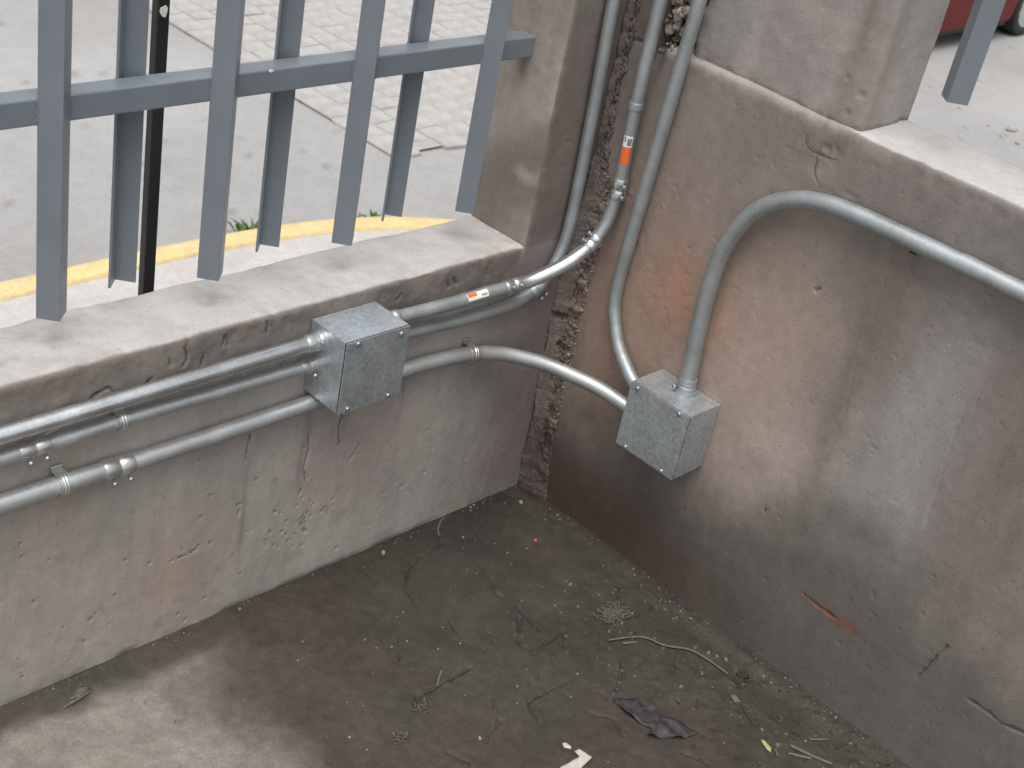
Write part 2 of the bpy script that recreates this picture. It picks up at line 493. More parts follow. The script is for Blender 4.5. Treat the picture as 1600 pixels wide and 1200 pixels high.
def rel_left(X, Z):
    d = disp_front(X, Z, 100) + pits(X, Z, L_PITS, .0024, .0042)
    for c in L_MARKS: d -= .004 * ss(.0045, .001, segdist(X, Z, c) + .002 * fbm(X, Z, 0, 90, 2, 3))
    for c in L_CRACKS: d -= .003 * ss(.0035, .0005, segdist(X, Z, c) + .003 * fbm(X, Z, 0, 70, 2, 3))
    d += .0035 * fbm(X, Z, 0, 26, 3, 140) * ss(.55, .66, Z) * (X < -.17)
    d -= .003 * ss(.012, 0, Z) * ss(-.3, .6, fbm(X, Z * 0, 0, 12, 3, 142))
    return d

def rel_right(Y, Z):
    d = disp_front(Y, Z, 200) + pits(Y, Z, R_PITS, .0024, .0025)
    for c in R_CRACKS[:5]: d -= .004 * ss(.004, .0005, segdist(Y, Z, c) + .003 * fbm(Y, Z, 0, 70, 2, 3))
    for c in R_CRACKS[5:]: d -= .0012 * ss(.004, .0005, segdist(Y, Z, c) + .004 * fbm(Y, Z, 0, 40, 2, 3))
    d -= .009 * blob(Y, Z + .5 * (Y + .5), -.515, 1.05, .022, .022) * (1 + fbm(Y, Z, 0, 50, 3, 243))             # chip below the pillar foot
    d += .004 * ss(1.06, 1.118, Z) * fbm(Y, Z, 0, 18, 3, 240)
    return d

def seq(*parts):
    """concatenated sample positions: (start, stop, count)"""
    out = []
    for a, b, n in parts:
        t = np.linspace(a, b, n, endpoint=False); out.append(t)
    out.append(np.array([parts[-1][1]]))
    return np.concatenate(out)

def profile(pts, step):
    """pts: list of (a, b, radius, step) corners -> dense outline with rounded corners, plus normals"""
    P = [np.array(p[:2], float) for p in pts]; out = []
    n = len(P)
    for i in range(n):
        r = pts[i][2]
        if 0 < i < n - 1 and r > 0:
            d0 = (P[i - 1] - P[i]); d0 /= np.linalg.norm(d0); d1 = (P[i + 1] - P[i]); d1 /= np.linalg.norm(d1)
            a = P[i] + d0 * r; b = P[i] + d1 * r
            k = max(3, int(r * 1.6 / step))
            seg = [(1 - t) ** 2 * a + 2 * t * (1 - t) * P[i] + t * t * b for t in np.linspace(0, 1, k)]
        else: seg = [P[i]]
        if out:
            L = np.linalg.norm(seg[0] - out[-1]); st = pts[i][3] if len(pts[i]) > 3 else step
            m = max(1, int(L / st)); s0 = out[-1]
            for q in range(1, m): out.append(s0 + (seg[0] - s0) * q / m)
        out += seg
    out = np.array(out); t = np.gradient(out, axis=0); t /= np.linalg.norm(t, axis=1)[:, None] + 1e-12
    return out, t

def fence_noise(*a): pass

# ------------------------------------------------------------------ setting: street side
G_STREET = -1.5
G_WALK = -1.4
def flat_sheet(name, x0, x1, y0, y1, z, tintf, mat, step, kind='structure', relief=None, parent=None):
    nx = int((x1 - x0) / step) + 1; ny = int((y1 - y0) / step) + 1
    X, Y = np.meshgrid(np.linspace(x0, x1, nx), np.linspace(y0, y1, ny), indexing='ij')
    Z = np.full_like(X, z)
    if relief is not None: Z = Z + relief(X, Y)
    me = mesh_np(name, np.stack([X, Y, Z], -1), grid_faces(nx, ny), tintf(X, Y, Z))
    o = link(name, me, mat, parent, True)
    if kind: o['kind'] = kind
    return o

def tint_street(X, Y, Z):
    c = base_tint(X * .35, Y * .35, Z, (.292, .287, .279))
    c = lay(c, (.25, .24, .23), .5 * ss(.15, .6, fbm(X, Y, 0, .9, 4, 61)))
    c = lay(c, (.24, .23, .22), .55 * blob(X, Y, .4, 4.0, 1.0, .28))
    c = lay(c, (.37, .365, .355), .4 * ss(.1, .5, fbm(X, Y, 0, .5, 3, 66)))
    c = lay(c, (.15, .14, .13), .6 * ss(.66, .75, fbm(X, Y, 0, 9, 2, 63)))
    return c
# far ground sheet, then the modelled street surface on top
MB().box((-150, -150, -1.9), (150, 150, -1.53)).build('ground', plain('far_ground', (.22, .21, .20), .9, 0, .2, .5))['kind'] = 'structure'
flat_sheet('street', -6, 22, -6, 16, G_STREET, tint_street, M_street, .06, relief=lambda X, Y: .004 * fbm(X, Y, 0, 1.5, 3, 65))

# cobbled part of the roadway: each stone a piece of its own
cob_bed = flat_sheet('cobbled_road', 3.5, 7.6, 4.3, 8.2, G_STREET + .017, lambda X, Y, Z: base_tint(X, Y, Z, (.33, .31, .29)), M_street, .05)
cob_meshes = []
for k in range(10):
    bm = bmesh.new(); bmesh.ops.create_cube(bm, size=1)
    for v in bm.verts:
        v.co.x = v.co.x * .208 + rnd.uniform(-.010, .010); v.co.y = v.co.y * .330 + rnd.uniform(-.014, .014); v.co.z = v.co.z * .06
    bmesh.ops.bevel(bm, geom=[e for e in bm.edges if all(v.co.z > 0 for v in e.verts)] + [e for e in bm.edges if abs(e.verts[0].co.z - e.verts[1].co.z) > .03],
                    offset=.011, segments=2, affect='EDGES', profile=.6)
    me = bpy.data.meshes.new('cobblestone'); bm.to_mesh(me); bm.free(); me.materials.append(M_cob); cob_meshes.append(me)
ncob = 0
for i in range(19):
    for j in range(11):
        x = 3.61 + i * .215 + rnd.uniform(-.006, .006); y = 4.40 + j * .34 + (.17 if i % 2 else 0) + rnd.uniform(-.01, .01)
        rnd.random()
        o = bpy.data.objects.new('cobblestone', cob_meshes[rnd.randrange(10)])
        COL.objects.link(o); o.parent = cob_bed
        o.location = (x, y, G_STREET - .006 + rnd.uniform(-.005, .004))
        o.rotation_euler = (rnd.uniform(-.03, .03), rnd.uniform(-.03, .03), rnd.uniform(-.03, .03)); ncob += 1

# kerb polyline (outer edge, inner edge)
outer = [(-6, 3.68), (-2, 3.68), (.56, 3.68), (1.42, 3.69), (1.99, 3.665), (2.454, 3.595), (2.87, 3.45), (3.25, 3.2), (3.5, 2.85), (3.62, 2.4), (3.65, 1.6), (3.65, -6)]
def dense(pts, k=8):
    P = np.array(pts, float); out = []
    for i in range(len(P) - 1):
        p0 = P[max(i - 1, 0)]; p1 = P[i]; p2 = P[i + 1]; p3 = P[min(i + 2, len(P) - 1)]
        for t in np.linspace(0, 1, k, endpoint=False):
            out.append(.5 * ((2 * p1) + (-p0 + p2) * t + (2 * p0 - 5 * p1 + 4 * p2 - p3) * t * t + (-p0 + 3 * p1 - 3 * p2 + p3) * t ** 3))
    out.append(P[-1]); return np.array(out)
OC = dense(outer, 10)
tg = np.gradient(OC, axis=0); tg /= np.linalg.norm(tg, axis=1)[:, None]; nrm = np.stack([-tg[:, 1], tg[:, 0]], -1)   # left of travel = outward
prof = [(0, G_STREET - .05), (.0, G_WALK - .012), (-.012, G_WALK), (-.05, G_WALK + .001), (-.11, G_WALK + .001), (-.146, G_WALK), (-.148, G_WALK - .1)]
V = np.array([[[*(p + n * a), z] for a, z in prof] for p, n in zip(OC, nrm)])
yt = base_tint(V[..., 0], V[..., 1], V[..., 2], (.58, .45, .22))
wf = fbm(V[..., 0], V[..., 1], V[..., 2], 4, 4, 71)
yt = lay(yt, (.50, .45, .34), .6 * ss(.0, .5, wf))
M_kerb = concrete('worn_yellow_paint', bump=.2, fine=80, grain=.1)
o = link('kerb', mesh_np('kerb', V, grid_faces(len(OC), len(prof)), yt), M_kerb, None, True); o['kind'] = 'structure'
# kerb stones are separated by thin joints: the sidewalk fills behind
inn = OC + nrm * -.152
ys = np.linspace(0, 1, 40)
V = np.array([[[p[0] * (1 - t) + (max(min(p[0], 0.0), -6)) * t, p[1] * (1 - t) + .205 * t if p[1] > .205 else p[1] , G_WALK - .014] for t in ys] for p in inn])
V[..., 2] += .003 * fbm(V[..., 0], V[..., 1], 0, 2, 3, 75)
ct = base_tint(V[..., 0], V[..., 1], V[..., 2], (.42, .395, .378))
o = link('sidewalk', mesh_np('sidewalk', V, grid_faces(len(inn), len(ys)), ct), M_street, None, True); o['kind'] = 'structure'

# ------------------------------------------------------------------ floor of the yard
F_CRACKS = [[(-.308, -.045), (-.327, -.073), (-.4, -.08), (-.45, -.099), (-.496, -.144), (-.51, -.20)], [(-.315, -.222), (-.339, -.256), (-.329, -.299), (-.342, -.409)],
            [(-.351, -.345), (-.408, -.4), (-.401, -.439)], [(-.394, -.432), (-.3, -.425)], [(-.612, -.256), (-.656, -.314)],
            [(-.541, -.395), (-.614, -.4), (-.677, -.395), (-.709, -.414)], [(-.406, -.534), (-.509, -.529), (-.535, -.583)],
            [(-.591, -.534), (-.652, -.558)], [(-.272, -.569), (-.321, -.602), (-.373, -.61)], [(-.48, -.262), (-.493, -.3)],
            [(-.56, -.484), (-.582, -.51)], [(-.73, -.537), (-.716, -.574), (-.717, -.592)], [(-.43, -.62), (-.40, -.66), (-.42, -.70)], [(-.35, -.80), (-.33, -.86)]]
def damp_floor(X, Y):
    n = fbm(X, Y, 0, 5, 4, 81)
    d1 = ss(-1.12, -.82, X + .13 * n - .22 * (Y + .1))          # damp towards the corner
    return np.clip(d1, 0, 1)
def tint_floor(X, Y, Z):
    c = base_tint(X, Y, Z, (.205, .190, .165))
    c = lay(c, (.20, .18, .15), .5 * ss(.0, .5, fbm(X, Y, 0, 9, 4, 85)))
    d = damp_floor(X, Y)
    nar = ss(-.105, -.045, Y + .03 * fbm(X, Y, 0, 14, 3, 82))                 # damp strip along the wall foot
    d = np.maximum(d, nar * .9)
    dark = base_tint(X, Y, Z, (.104, .086, .074)) * (1 + .12 * fbm(X, Y, 0, 22, 4, 88)[..., None])
    dark = lay(dark, (.088, .084, .070), .7 * ss(-.2, .4, fbm(X, Y, 0, 2.6, 3, 83) + .5 * (X + .4)))
    dark = lay(dark, (.062, .048, .044), .6 * ss(.0, .5, fbm(X, Y, 0, 4.2, 4, 84)))
    dark = lay(dark, (.13, .112, .085), .6 * blob(X, Y, -.80, -.40, .10, .16))
    dark = lay(dark, (.12, .105, .09), .5 * blob(X, Y, -.55, -.50, .18, .14))
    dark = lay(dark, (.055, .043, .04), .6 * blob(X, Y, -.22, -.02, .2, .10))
    dark = dark * C3(.50, .50, .475)
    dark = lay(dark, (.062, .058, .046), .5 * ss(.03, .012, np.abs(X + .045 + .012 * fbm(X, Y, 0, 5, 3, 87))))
    c = c * (1 - d[..., None]) + dark * d[..., None]
    return c
def rel_floor(X, Y):
    z = .002 * fbm(X, Y, 0, 2.5, 3, 90) + .0018 * fbm(X, Y, 0, 16, 4, 91) + .0010 * fbm(X, Y, 0, 60, 3, 92)
    rubb = ss(-.55, -.1, X) * ss(-.25, -.6, Y)
    z += .0035 * np.clip(fbm(X, Y, 0, 45, 3, 93) - .15, 0, 1) * (0.4 + 2 * rubb)
    for c in F_CRACKS:
        z -= .006 * ss(.0045, .0006, segdist(X, Y, c) + .006 * fbm(X, Y, 0, 40, 3, 94) + .0016 * fbm(X, Y, 0, 120, 2, 95))
    z += .012 * ss(.05, 0, np.abs(X)) * ss(-.02, -.2, Y) * .5                  # mortar fillet at the right wall
    return z
xs = seq((-6, -1.5, 30), (-1.5, .05, 500)); ys_ = seq((-7, -1.25, 30), (-1.25, .05, 420))
X, Y = np.meshgrid(xs, ys_, indexing='ij'); Z = rel_floor(X, Y)
me = mesh_np('floor', np.stack([X, Y, Z], -1), grid_faces(len(xs), len(ys_)), tint_floor(X, Y, Z), 1 - damp_floor(X, Y) * .75)
link('floor', me, M_floor, None, True)['kind'] = 'structure'
def crack_fill(name, lines, fn, parent, w=.0011, seed=0):
    m = MB(); rr = random.Random(seed)
    for ln in lines:
        P_ = []
        for (a, b), (c, e) in zip(ln[:-1], ln[1:]):
            k = max(2, int(math.hypot(c - a, e - b) / .006))
            for q in range(k): P_.append((a + (c - a) * q / k + rr.gauss(0, .0011), b + (e - b) * q / k + rr.gauss(0, .0011)))
        P_.append(ln[-1])
        L_, R_ = [], []
        for i, (a, b) in enumerate(P_):
            p0 = P_[max(i - 1, 0)]; p1 = P_[min(i + 1, len(P_) - 1)]
            dx, dy = p1[0] - p0[0], p1[1] - p0[1]; q = math.hypot(dx, dy) + 1e-9
            ww = w * rr.uniform(.35, 1.3) * min(1, .3 + 3 * min(i, len(P_) - 1 - i) / len(P_))
            L_.append(fn(a - dy / q * ww, b + dx / q * ww)); R_.append(fn(a + dy / q * ww, b - dx / q * ww))
        n_ = len(P_); m.add(L_ + R_, [(i, i + 1, n_ + i + 1, n_ + i) for i in range(n_ - 1)])
    o = m.build(name, M_crack, parent); o['kind'] = 'stuff'; return o
M_crack = plain('crack_dirt', (.030, .024, .020), .95, 0, .2, 50)
ffz = lambda x, y: (x, y, float(rel_floor(np.array([[x]]), np.array([[y]]))[0, 0]) + .0012)
crack_fill('crack_dirt', F_CRACKS, ffz, bpy.data.objects['floor'], .00085, 4)
MB().box((-6, -7, -1.52), (.18, .17, -.03)).build('yard_slab', M_cob)['kind'] = 'structure'

# ------------------------------------------------------------------ left low wall
H1 = .666; D1 = .172; PX = -.163
LWX0 = -5.9
def sweep_wall(name, P, T, s, axis, relief, tintf, mat, parent, flip, rgh=None):
    """profile P in (normal-axis, z), swept over s along axis (0 = x, 1 = y)"""
    n0 = np.stack([-T[:, 1], T[:, 0]], -1)       # left normal of the travel direction
    A, Zp = P[:, 0], P[:, 1]
    SS = np.repeat(s[:, None], len(P), 1); AA = np.repeat(A[None], len(s), 0); ZZ = np.repeat(Zp[None], len(s), 0)
    NA = n0[None, :, 0]; NZ = n0[None, :, 1]
    if axis == 0:                       # under the corner pillar the front runs on flush to its foot
        und = SS > PX
        NA = np.where(und, -1.0, NA + 0 * SS); NZ = np.where(und, 0.0, NZ + 0 * SS)
        ZZ = np.where(und & (AA < .02) & (ZZ > H1 - .012), H1 - .012 + .012 * np.clip((ZZ - (H1 - .012)) / .012, 0, 1), ZZ)
        AA = np.where(und, 0.0, AA)
        ZZ = np.where(und & (np.arange(len(P))[None] >= int(np.argmax(P[:, 0] > .012))), H1, ZZ)
    else:                               # likewise where the corner pillar stands on the right wall
        und = SS > -.083
        NA = np.where(und, -1.0, NA + 0 * SS); NZ = np.where(und, 0.0, NZ + 0 * SS)
        ZZ = np.where(und & (np.arange(len(P))[None] >= int(np.argmax(P[:, 1] > 1.1088))), 1.1088 + np.minimum(.0142, np.maximum(0, np.arange(len(P))[None] - int(np.argmax(P[:, 1] > 1.1088))) * .0025), ZZ)
        AA = np.where(und, 0.0, AA)
    D = relief(SS, AA, ZZ)
    AA2 = AA + NA * D; ZZ2 = ZZ + NZ * D
    if axis == 0: V = np.stack([SS, AA2, ZZ2], -1)
    else: V = np.stack([AA2, SS, ZZ2], -1)
    c = tintf(V[..., 0], V[..., 1], V[..., 2], AA, ZZ)
    me = mesh_np(name, V, grid_faces(len(s), len(P), flip), c, rgh(SS, AA, ZZ) if rgh else None)
    return link(name, me, mat, parent, True)

def tint_sill(X, Y, Z, c0=(.405, .385, .368)):
    c = base_tint(X, Y, Z, c0)
    c = lay(c, (.32, .295, .275), .4 * ss(.05, .55, fbm(X, Y, 0, 8, 4, 51)))
    c = lay(c, (.46, .44, .425), .5 * ss(.0, .5, fbm(X, Y, 0, 5, 4, 52)))
    c = lay(c, (.30, .26, .235), .35 * ss(.28, .6, fbm(X * .6, Y, 0, 30, 4, 53)))
    return c

P, T = profile([(0, 0, 0), (0, H1, .010), (D1, H1 - .002, .012), (D1, -1.55, 0, .15)], .0031)
# travel goes up the front: left normal points to -y (out of the wall)
s = seq((LWX0, -1.45, 40), (-1.45, PX, 440), (PX + .0005, 0, 56))
def rel_lw(SX, A, Zz):
    fr = ss(.012, .0, A) ; top = (1 - fr) * ss(.62, .66, Zz)
    d = rel_left(SX, Zz) * fr
    d += top * (.0035 * fbm(SX, A, 0, 9, 4, 110) + .0015 * fbm(SX, A, 0, 40, 3, 111))
    edge = np.exp(-((A / .016) ** 2)) * np.exp(-(((Zz - H1) / .018) ** 2))
    edge = edge * (SX < PX)
    d -= edge * (.005 * np.clip(fbm(SX, A * 0, 0, 13, 4, 112), 0, 1) * 2 + .003 * np.clip(fbm(SX, A * 0, 0, 60, 2, 113), 0, 1))
    return d
def tint_lw(X, Y, Z, A, Zz):
    w = ss(.002, .010, A)[..., None] * (Zz > .6)[..., None]
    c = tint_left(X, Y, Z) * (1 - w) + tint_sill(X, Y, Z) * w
    return c
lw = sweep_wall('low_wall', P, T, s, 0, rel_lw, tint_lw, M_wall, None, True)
crack_fill('crack_dirt', L_MARKS + L_CRACKS, lambda x, z: (x, -float(rel_left(np.array([[x]]), np.array([[z]]))[0, 0]) - .0010, z), lw, .0007, 5)
tag(lw, 'low pinkish grey concrete wall with broad pale sill, below the hanging fence bars', 'wall')

# ------------------------------------------------------------------ corner pillar (wraps the corner)
HP = 2.7
P2, T2 = profile([(.16, -.084, 0, .05), (0.0, -.084, .004), (0.0, .0, 0), (PX, .0, .007), (PX, D1, .008, .01), (.19, D1, 0, .05)], .004)
zs = seq((H1 - .003, 1.35, 170), (1.35, HP, 12))
def build_plan(name, P, T, zs, relief, tintf, mat, flip, parent=None):
    n0 = np.stack([-T[:, 1], T[:, 0]], -1)
    PX_, PY_ = np.repeat(P[None, :, 0], len(zs), 0), np.repeat(P[None, :, 1], len(zs), 0)
    ZZ = np.repeat(zs[:, None], len(P), 1)
    D = relief(PX_, PY_, ZZ)
    X_ = PX_ + n0[None, :, 0] * D; Y_ = PY_ + n0[None, :, 1] * D
    c = tintf(PX_, PY_, ZZ)
    return link(name, mesh_np(name, np.stack([X_, Y_, ZZ], -1), grid_faces(len(zs), len(P), flip), c), mat, parent, True)
H2S = 1.110
def rel_cp(X, Y, Z):
    front = (Y < .004) & (X < -.002); side = (X > -.002) & (Y <= 0)
    jamb = (Y >= .004)
    d = np.where(front, rel_left(X, Z), 0) + np.where(side & (X < .005), np.where(Z < H2S, -.014, rel_right(Y, Z)), 0)
    d = d + np.where(jamb, .0025 * fbm(Y, Z, 0, 7, 4, 122) + .001 * fbm(Y, Z, 0, 35, 3, 123), 0)
    # the arris of the pillar is a little worn
    e = np.exp(-(((X - PX) / .012) ** 2 + (Y / .012) ** 2)); d = d - e * .004 * np.clip(fbm(Z, Z * 0, 0, 14, 4, 125), -.2, 1)
    return d
def tint_cp(X, Y, Z):
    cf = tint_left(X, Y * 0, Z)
    low = ss(.70, .62, Z)[..., None]
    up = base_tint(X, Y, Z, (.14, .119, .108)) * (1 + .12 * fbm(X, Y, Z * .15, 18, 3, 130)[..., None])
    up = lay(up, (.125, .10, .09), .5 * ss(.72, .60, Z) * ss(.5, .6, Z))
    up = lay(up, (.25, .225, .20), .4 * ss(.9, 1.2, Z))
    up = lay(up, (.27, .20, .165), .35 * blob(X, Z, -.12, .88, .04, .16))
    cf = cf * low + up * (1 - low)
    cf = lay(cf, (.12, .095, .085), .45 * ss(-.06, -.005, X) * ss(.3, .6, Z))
    cs = lay(tint_right(X * 0, Y, Z), (.14, .115, .10), .7 * ss(.55, .75, Z) + 0 * X)
    cj = base_tint(X, Y, Z, (.31, .272, .238))
    cj = cj * (1 + .16 * fbm(Y, Y * 0, Z * .12, 30, 3, 131)[..., None])
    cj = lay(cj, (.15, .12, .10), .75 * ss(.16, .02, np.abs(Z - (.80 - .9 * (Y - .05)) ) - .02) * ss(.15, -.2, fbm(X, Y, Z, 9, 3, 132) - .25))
    cj = lay(cj, (.20, .17, .15), .5 * ss(.78, .68, Z))
    cj = lay(cj, (.24, .21, .18), .6 * ss(1.05, 1.15, Z + .03 * fbm(X, Y, Z, 12, 3, 133)))
    cj = lay(cj, (.14, .10, .085), .6 * blob(Y, Z, .10, 1.02, .014, .035))
    jamb = (Y >= .003)[..., None]; side = ((X > -.001) & (Y <= 0))[..., None]
    return np.where(side, cs, np.where(jamb, cj, cf))
root_cp = thing('corner_pillar', 'concrete pillar in the inner corner with a rough mortar seam, behind the vertical conduits', 'pillar')
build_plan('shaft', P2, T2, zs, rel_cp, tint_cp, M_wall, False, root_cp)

# mortar seam: a lumpy skin between the two walls
zz = np.linspace(-.01, 1.30, 680); qq = np.linspace(-.10, 1.10, 60)
Zg, q = np.meshgrid(zz, qq, indexing='ij')
wid = np.interp(Zg, [0, .05, .18, .30, .36, .48, .64, .78, .95, 1.3], [.085, .072, .060, .054, .052, .056, .064, .050, .026, .022])
wid = wid + .007 * fbm(Zg, Zg * 0, 0, 16, 4, 150) + .005 * fbm(Zg, Zg * 0, 0, 70, 3, 151)
lef = np.interp(Zg, [0, .12, .25, .45, .62, .72, .85, 1.3], [.012, .022, .026, .036, .034, .022, .010, .008])
lef = lef + .005 * fbm(Zg, Zg * 0, 0, 14, 4, 170) + .003 * fbm(Zg, Zg * 0, 0, 60, 3, 171)
qc = np.clip(q, 0, 1)
Xg = -lef * (1 - qc) ** 1.6; Yg = -wid * qc ** 1.15
Xg = Xg - lef * np.clip(-q, 0, 1) * 2; Yg = Yg - wid * np.clip(q - 1, 0, 1) * 1.2
rz_ = ss(.40, .70, q) * ss(1.08, .98, q)
th = .0055 * ss(-.04, .08, q) * ss(1.06, .92, q)
th += (.0012 + .0075 * rz_) * fbm(q * .07, Zg, 0, 55, 5, 154, .62) + .0022 * fbm(q * .06, Zg, 0, 16, 3, 152)
rid = 1 - np.abs(fbm(q * .07, Zg, 0, 34, 4, 153, .6)) * 3.2
th -= .009 * ss(.72, .98, rid) * (.04 + rz_)
for (pq, pz, rq, rz) in ((.85, .225, .20, .010), (.30, .475, .30, .007), (.85, .53, .14, .016), (.88, .60, .16, .012), (.80, .34, .16, .018), (.9, .285, .12, .014), (.75, .15, .10, .016), (.8, .67, .2, .008), (.55, .40, .12, .008)):
    th -= .022 * np.exp(-(((q - pq + .08 * fbm(q, Zg, 0, 20, 3, 157)) / rq) ** 2 + ((Zg - pz + .008 * fbm(q, Zg, 0, 60, 3, 158)) / rz) ** 2) ** 1.5)
gro = ss(.07, .01, np.abs(q - .02)) * ss(-.05, .3, fbm(Zg, Zg * 0, 0, 18, 3, 159)) * ss(.05, .1, Zg)
th -= .010 * gro
th *= .45 + .55 * ss(.06, .16, Zg)
th -= .02 * ss(1.02, 1.10, q) + .02 * ss(-.02, -.10, q)
Xg = Xg - .75 * th; Yg = Yg - .66 * th
mc = base_tint(Xg, Yg, Zg, (.175, .138, .120)) * (1 + ((.1 + .35 * rz_) * fbm(q * .07, Zg, 0, 50, 4, 160))[..., None])
mc = lay(mc, (.185, .155, .138), .7 * ss(.62, .35, q))
mc = lay(mc, (.40, .31, .235), .6 * ss(.78, .95, q) * ss(.0, .4, fbm(q * .07, Zg, 0, 60, 4, 161)) * ss(.12, .22, Zg))
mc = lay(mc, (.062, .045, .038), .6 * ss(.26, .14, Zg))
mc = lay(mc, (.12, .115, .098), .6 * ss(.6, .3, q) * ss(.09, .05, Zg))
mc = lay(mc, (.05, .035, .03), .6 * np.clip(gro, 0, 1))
mc = lay(mc, (.14, .118, .105), .7 * ss(.70, .85, Zg))
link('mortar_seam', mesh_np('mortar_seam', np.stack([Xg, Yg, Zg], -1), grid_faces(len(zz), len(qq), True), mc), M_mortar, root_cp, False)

def stone_bm(bm, c, r, seed):
    ico = bmesh.ops.create_icosphere(bm, subdivisions=1, radius=1)
    rr = random.Random(seed); sx, sy, sz = (r * rr.uniform(.6, 1.3) for _ in range(3))
    rot = Matrix.Rotation(rr.uniform(0, 6), 3, 'X') @ Matrix.Rotation(rr.uniform(0, 6), 3, 'Z')
    for v in ico['verts']:
        p = v.co * rr.uniform(.75, 1.2); v.co = rot @ Vector((p.x * sx, p.y * sy, p.z * sz)) + Vector(c)

def crumbs(name, pts, mat, parent, kind='stuff', colors=None):
    bm = bmesh.new(); 
    for k, (x, y, z, r) in enumerate(pts): stone_bm(bm, (x, y, z), r, k * 13 + 5)
    me = bpy.data.meshes.new(name); bm.to_mesh(me); bm.free()
    a = me.attributes.new('tint', 'FLOAT_COLOR', 'POINT')
    n = len(me.vertices); per = 12; cc = np.ones((n, 4), np.float32)
    for k in range(n // per):
        rr = random.Random(k); c = colors[rr.randrange(len(colors))] if colors else (.3, .25, .2)
        cc[k * per:(k + 1) * per, :3] = np.array(c) * rr.uniform(.7, 1.25)
    a.data.foreach_set('color', cc.ravel())
    o = link(name, me, mat, parent)
    if kind: o['kind'] = kind
    return o
pts = []
for k in range(330):
    z = rnd.choice((rnd.uniform(.20, .44), rnd.uniform(.44, .70), rnd.uniform(.66, .82)))
    w = float(np.interp(z, [.0, .18, .30, .48, .64, .78], [.072, .060, .054, .056, .064, .050]))
    pts.append((-rnd.uniform(.001, .006), -w + rnd.gauss(.002, .0050), z, rnd.uniform(.0010, .0032)))
crumbs('mortar_crumbs', pts, M_rubble, root_cp, colors=[(.42, .35, .27), (.34, .27, .21), (.28, .21, .17), (.2, .15, .13)])
# rubble in the broken pocket beside the right pillar
pts = []
for k in range(70):
    pts.append((rnd.uniform(.045, .09), rnd.uniform(-.165, -.09), rnd.uniform(1.11, 1.40), rnd.uniform(.006, .017)))
for k in range(150):
    z_ = rnd.uniform(1.145, 1.40); pts.append((rnd.uniform(.006, .045), -.088 - abs(rnd.gauss(0, .022)), z_, rnd.uniform(.004, .013)))
for k in range(24):
    pts.append((rnd.uniform(.0, .02), rnd.uniform(-.16, -.10), rnd.uniform(1.117, 1.13), rnd.uniform(.002, .006)))
crumbs('rubble_filling', pts, M_rubble, root_cp, colors=[(.42, .38, .32), (.30, .25, .2), (.18, .14, .12), (.36, .31, .26)])
MB().box((.085, -.18, 1.05), (.18, -.08, HP)).build('pocket_back', M_grit, root_cp)

# ------------------------------------------------------------------ right low wall
H2 = 1.1208; D2 = .19
P, T = profile([(0, 0, 0), (0, H2, .012), (D2, H2, .012), (D2, -1.55, 0, .15)], .0033)
# profile in (x, z): travel up then +x: left normal = -x
s = seq((-6.9, -1.42, 40), (-1.42, .02, 440))
def rel_rw(SY, A, Zz):
    fr = ss(.014, .0, A); top = (1 - fr) * ss(1.05, 1.11, Zz)
    d = rel_right(SY, Zz) * fr + top * (.0025 * fbm(SY, A, 0, 9, 4, 210) + .001 * fbm(SY, A, 0, 40, 3, 211))
    edge = np.exp(-((A / .015) ** 2)) * np.exp(-(((Zz - H2) / .018) ** 2))
    d -= edge * .005 * np.clip(fbm(SY, A * 0, 0, 15, 4, 212), 0, 1) * 2
    end = ss(-.130, -.09, SY) * ss(.98, 1.12, Zz) * (SY < -.083)         # rounded broken end next to the pocket
    d -= .018 * end ** 2
    return d
def tint_rw(X, Y, Z, A, Zz):
    w = (ss(.004, .012, A) * (Zz > 1.05))[..., None]
    under = ss(-.56, -.50, Y)[..., None]
    top = base_tint(X, Y, Z, (.43, .415, .40)) * (1 - under) + base_tint(X, Y, Z, (.30, .26, .235)) * under
    c = tint_right(X * 0, Y, Z)
    led = (ss(-.085, -.10, Y) * ss(1.095, 1.112, Zz) * ss(-.56, -.5, Y))
    c = lay(c, (.33, .29, .265), .7 * led)
    return c * (1 - w) + top * w
rw = sweep_wall('low_wall', P, T, s, 1, rel_rw, tint_rw, M_wall, None, False,
                rgh=lambda SY, A, Zz: 1 - .25 * ss(.40, .25, Zz))
crack_fill('crack_dirt', R_CRACKS[:4] + R_CRACKS[7:], lambda y, z: (-float(rel_right(np.array([[y]]), np.array([[z]]))[0, 0]) - .0010, y, z), rw, .0006, 6)
tag(rw, 'taller stained brown grey wall, damp at its foot, carrying the right junction box', 'wall')

# right pillar standing on the wall, slightly set back
PY0, PY1 = -.160, -.556
P3, T3 = profile([(.17, PY0, 0), (.014, PY0, .010), (.014, PY1, .014), (D2, PY1, .012), (D2, PY0, 0, .05)], .004)
zs3 = seq((H2 - .004, 1.55, 110), (1.55, HP, 10))
def rel_rp(X, Y, Z):
    d = .003 * fbm(Y + X, Z, 0, 6, 4, 220) + .0012 * fbm(Y - X, Z, 0, 30, 4, 221)
    d -= .003 * np.exp(-(((Y + .535) / .007) ** 2 + ((Z - 1.182) / .006) ** 2)) * (X < .05)
    e = np.exp(-(((X - .014) / .02) ** 2 + ((Y - PY0) / .02) ** 2)); d -= e * .014 * np.clip(.3 + fbm(Z, Z * 0, 0, 16, 4, 223), 0, 1)
    ft = ss(H2 + .03, H2, Z); d -= ft * .006 * np.clip(fbm(X + Y, Z, 0, 30, 3, 225) + .1, 0, 1)
    for a_, b_, r_ in ((-.520, 1.142, .006), (-.50, 1.20, .004)): d -= .0035 * np.exp(-(((Y - a_) / r_) ** 2 + ((Z - b_) / r_) ** 2)) * (X < .05)
    return -d
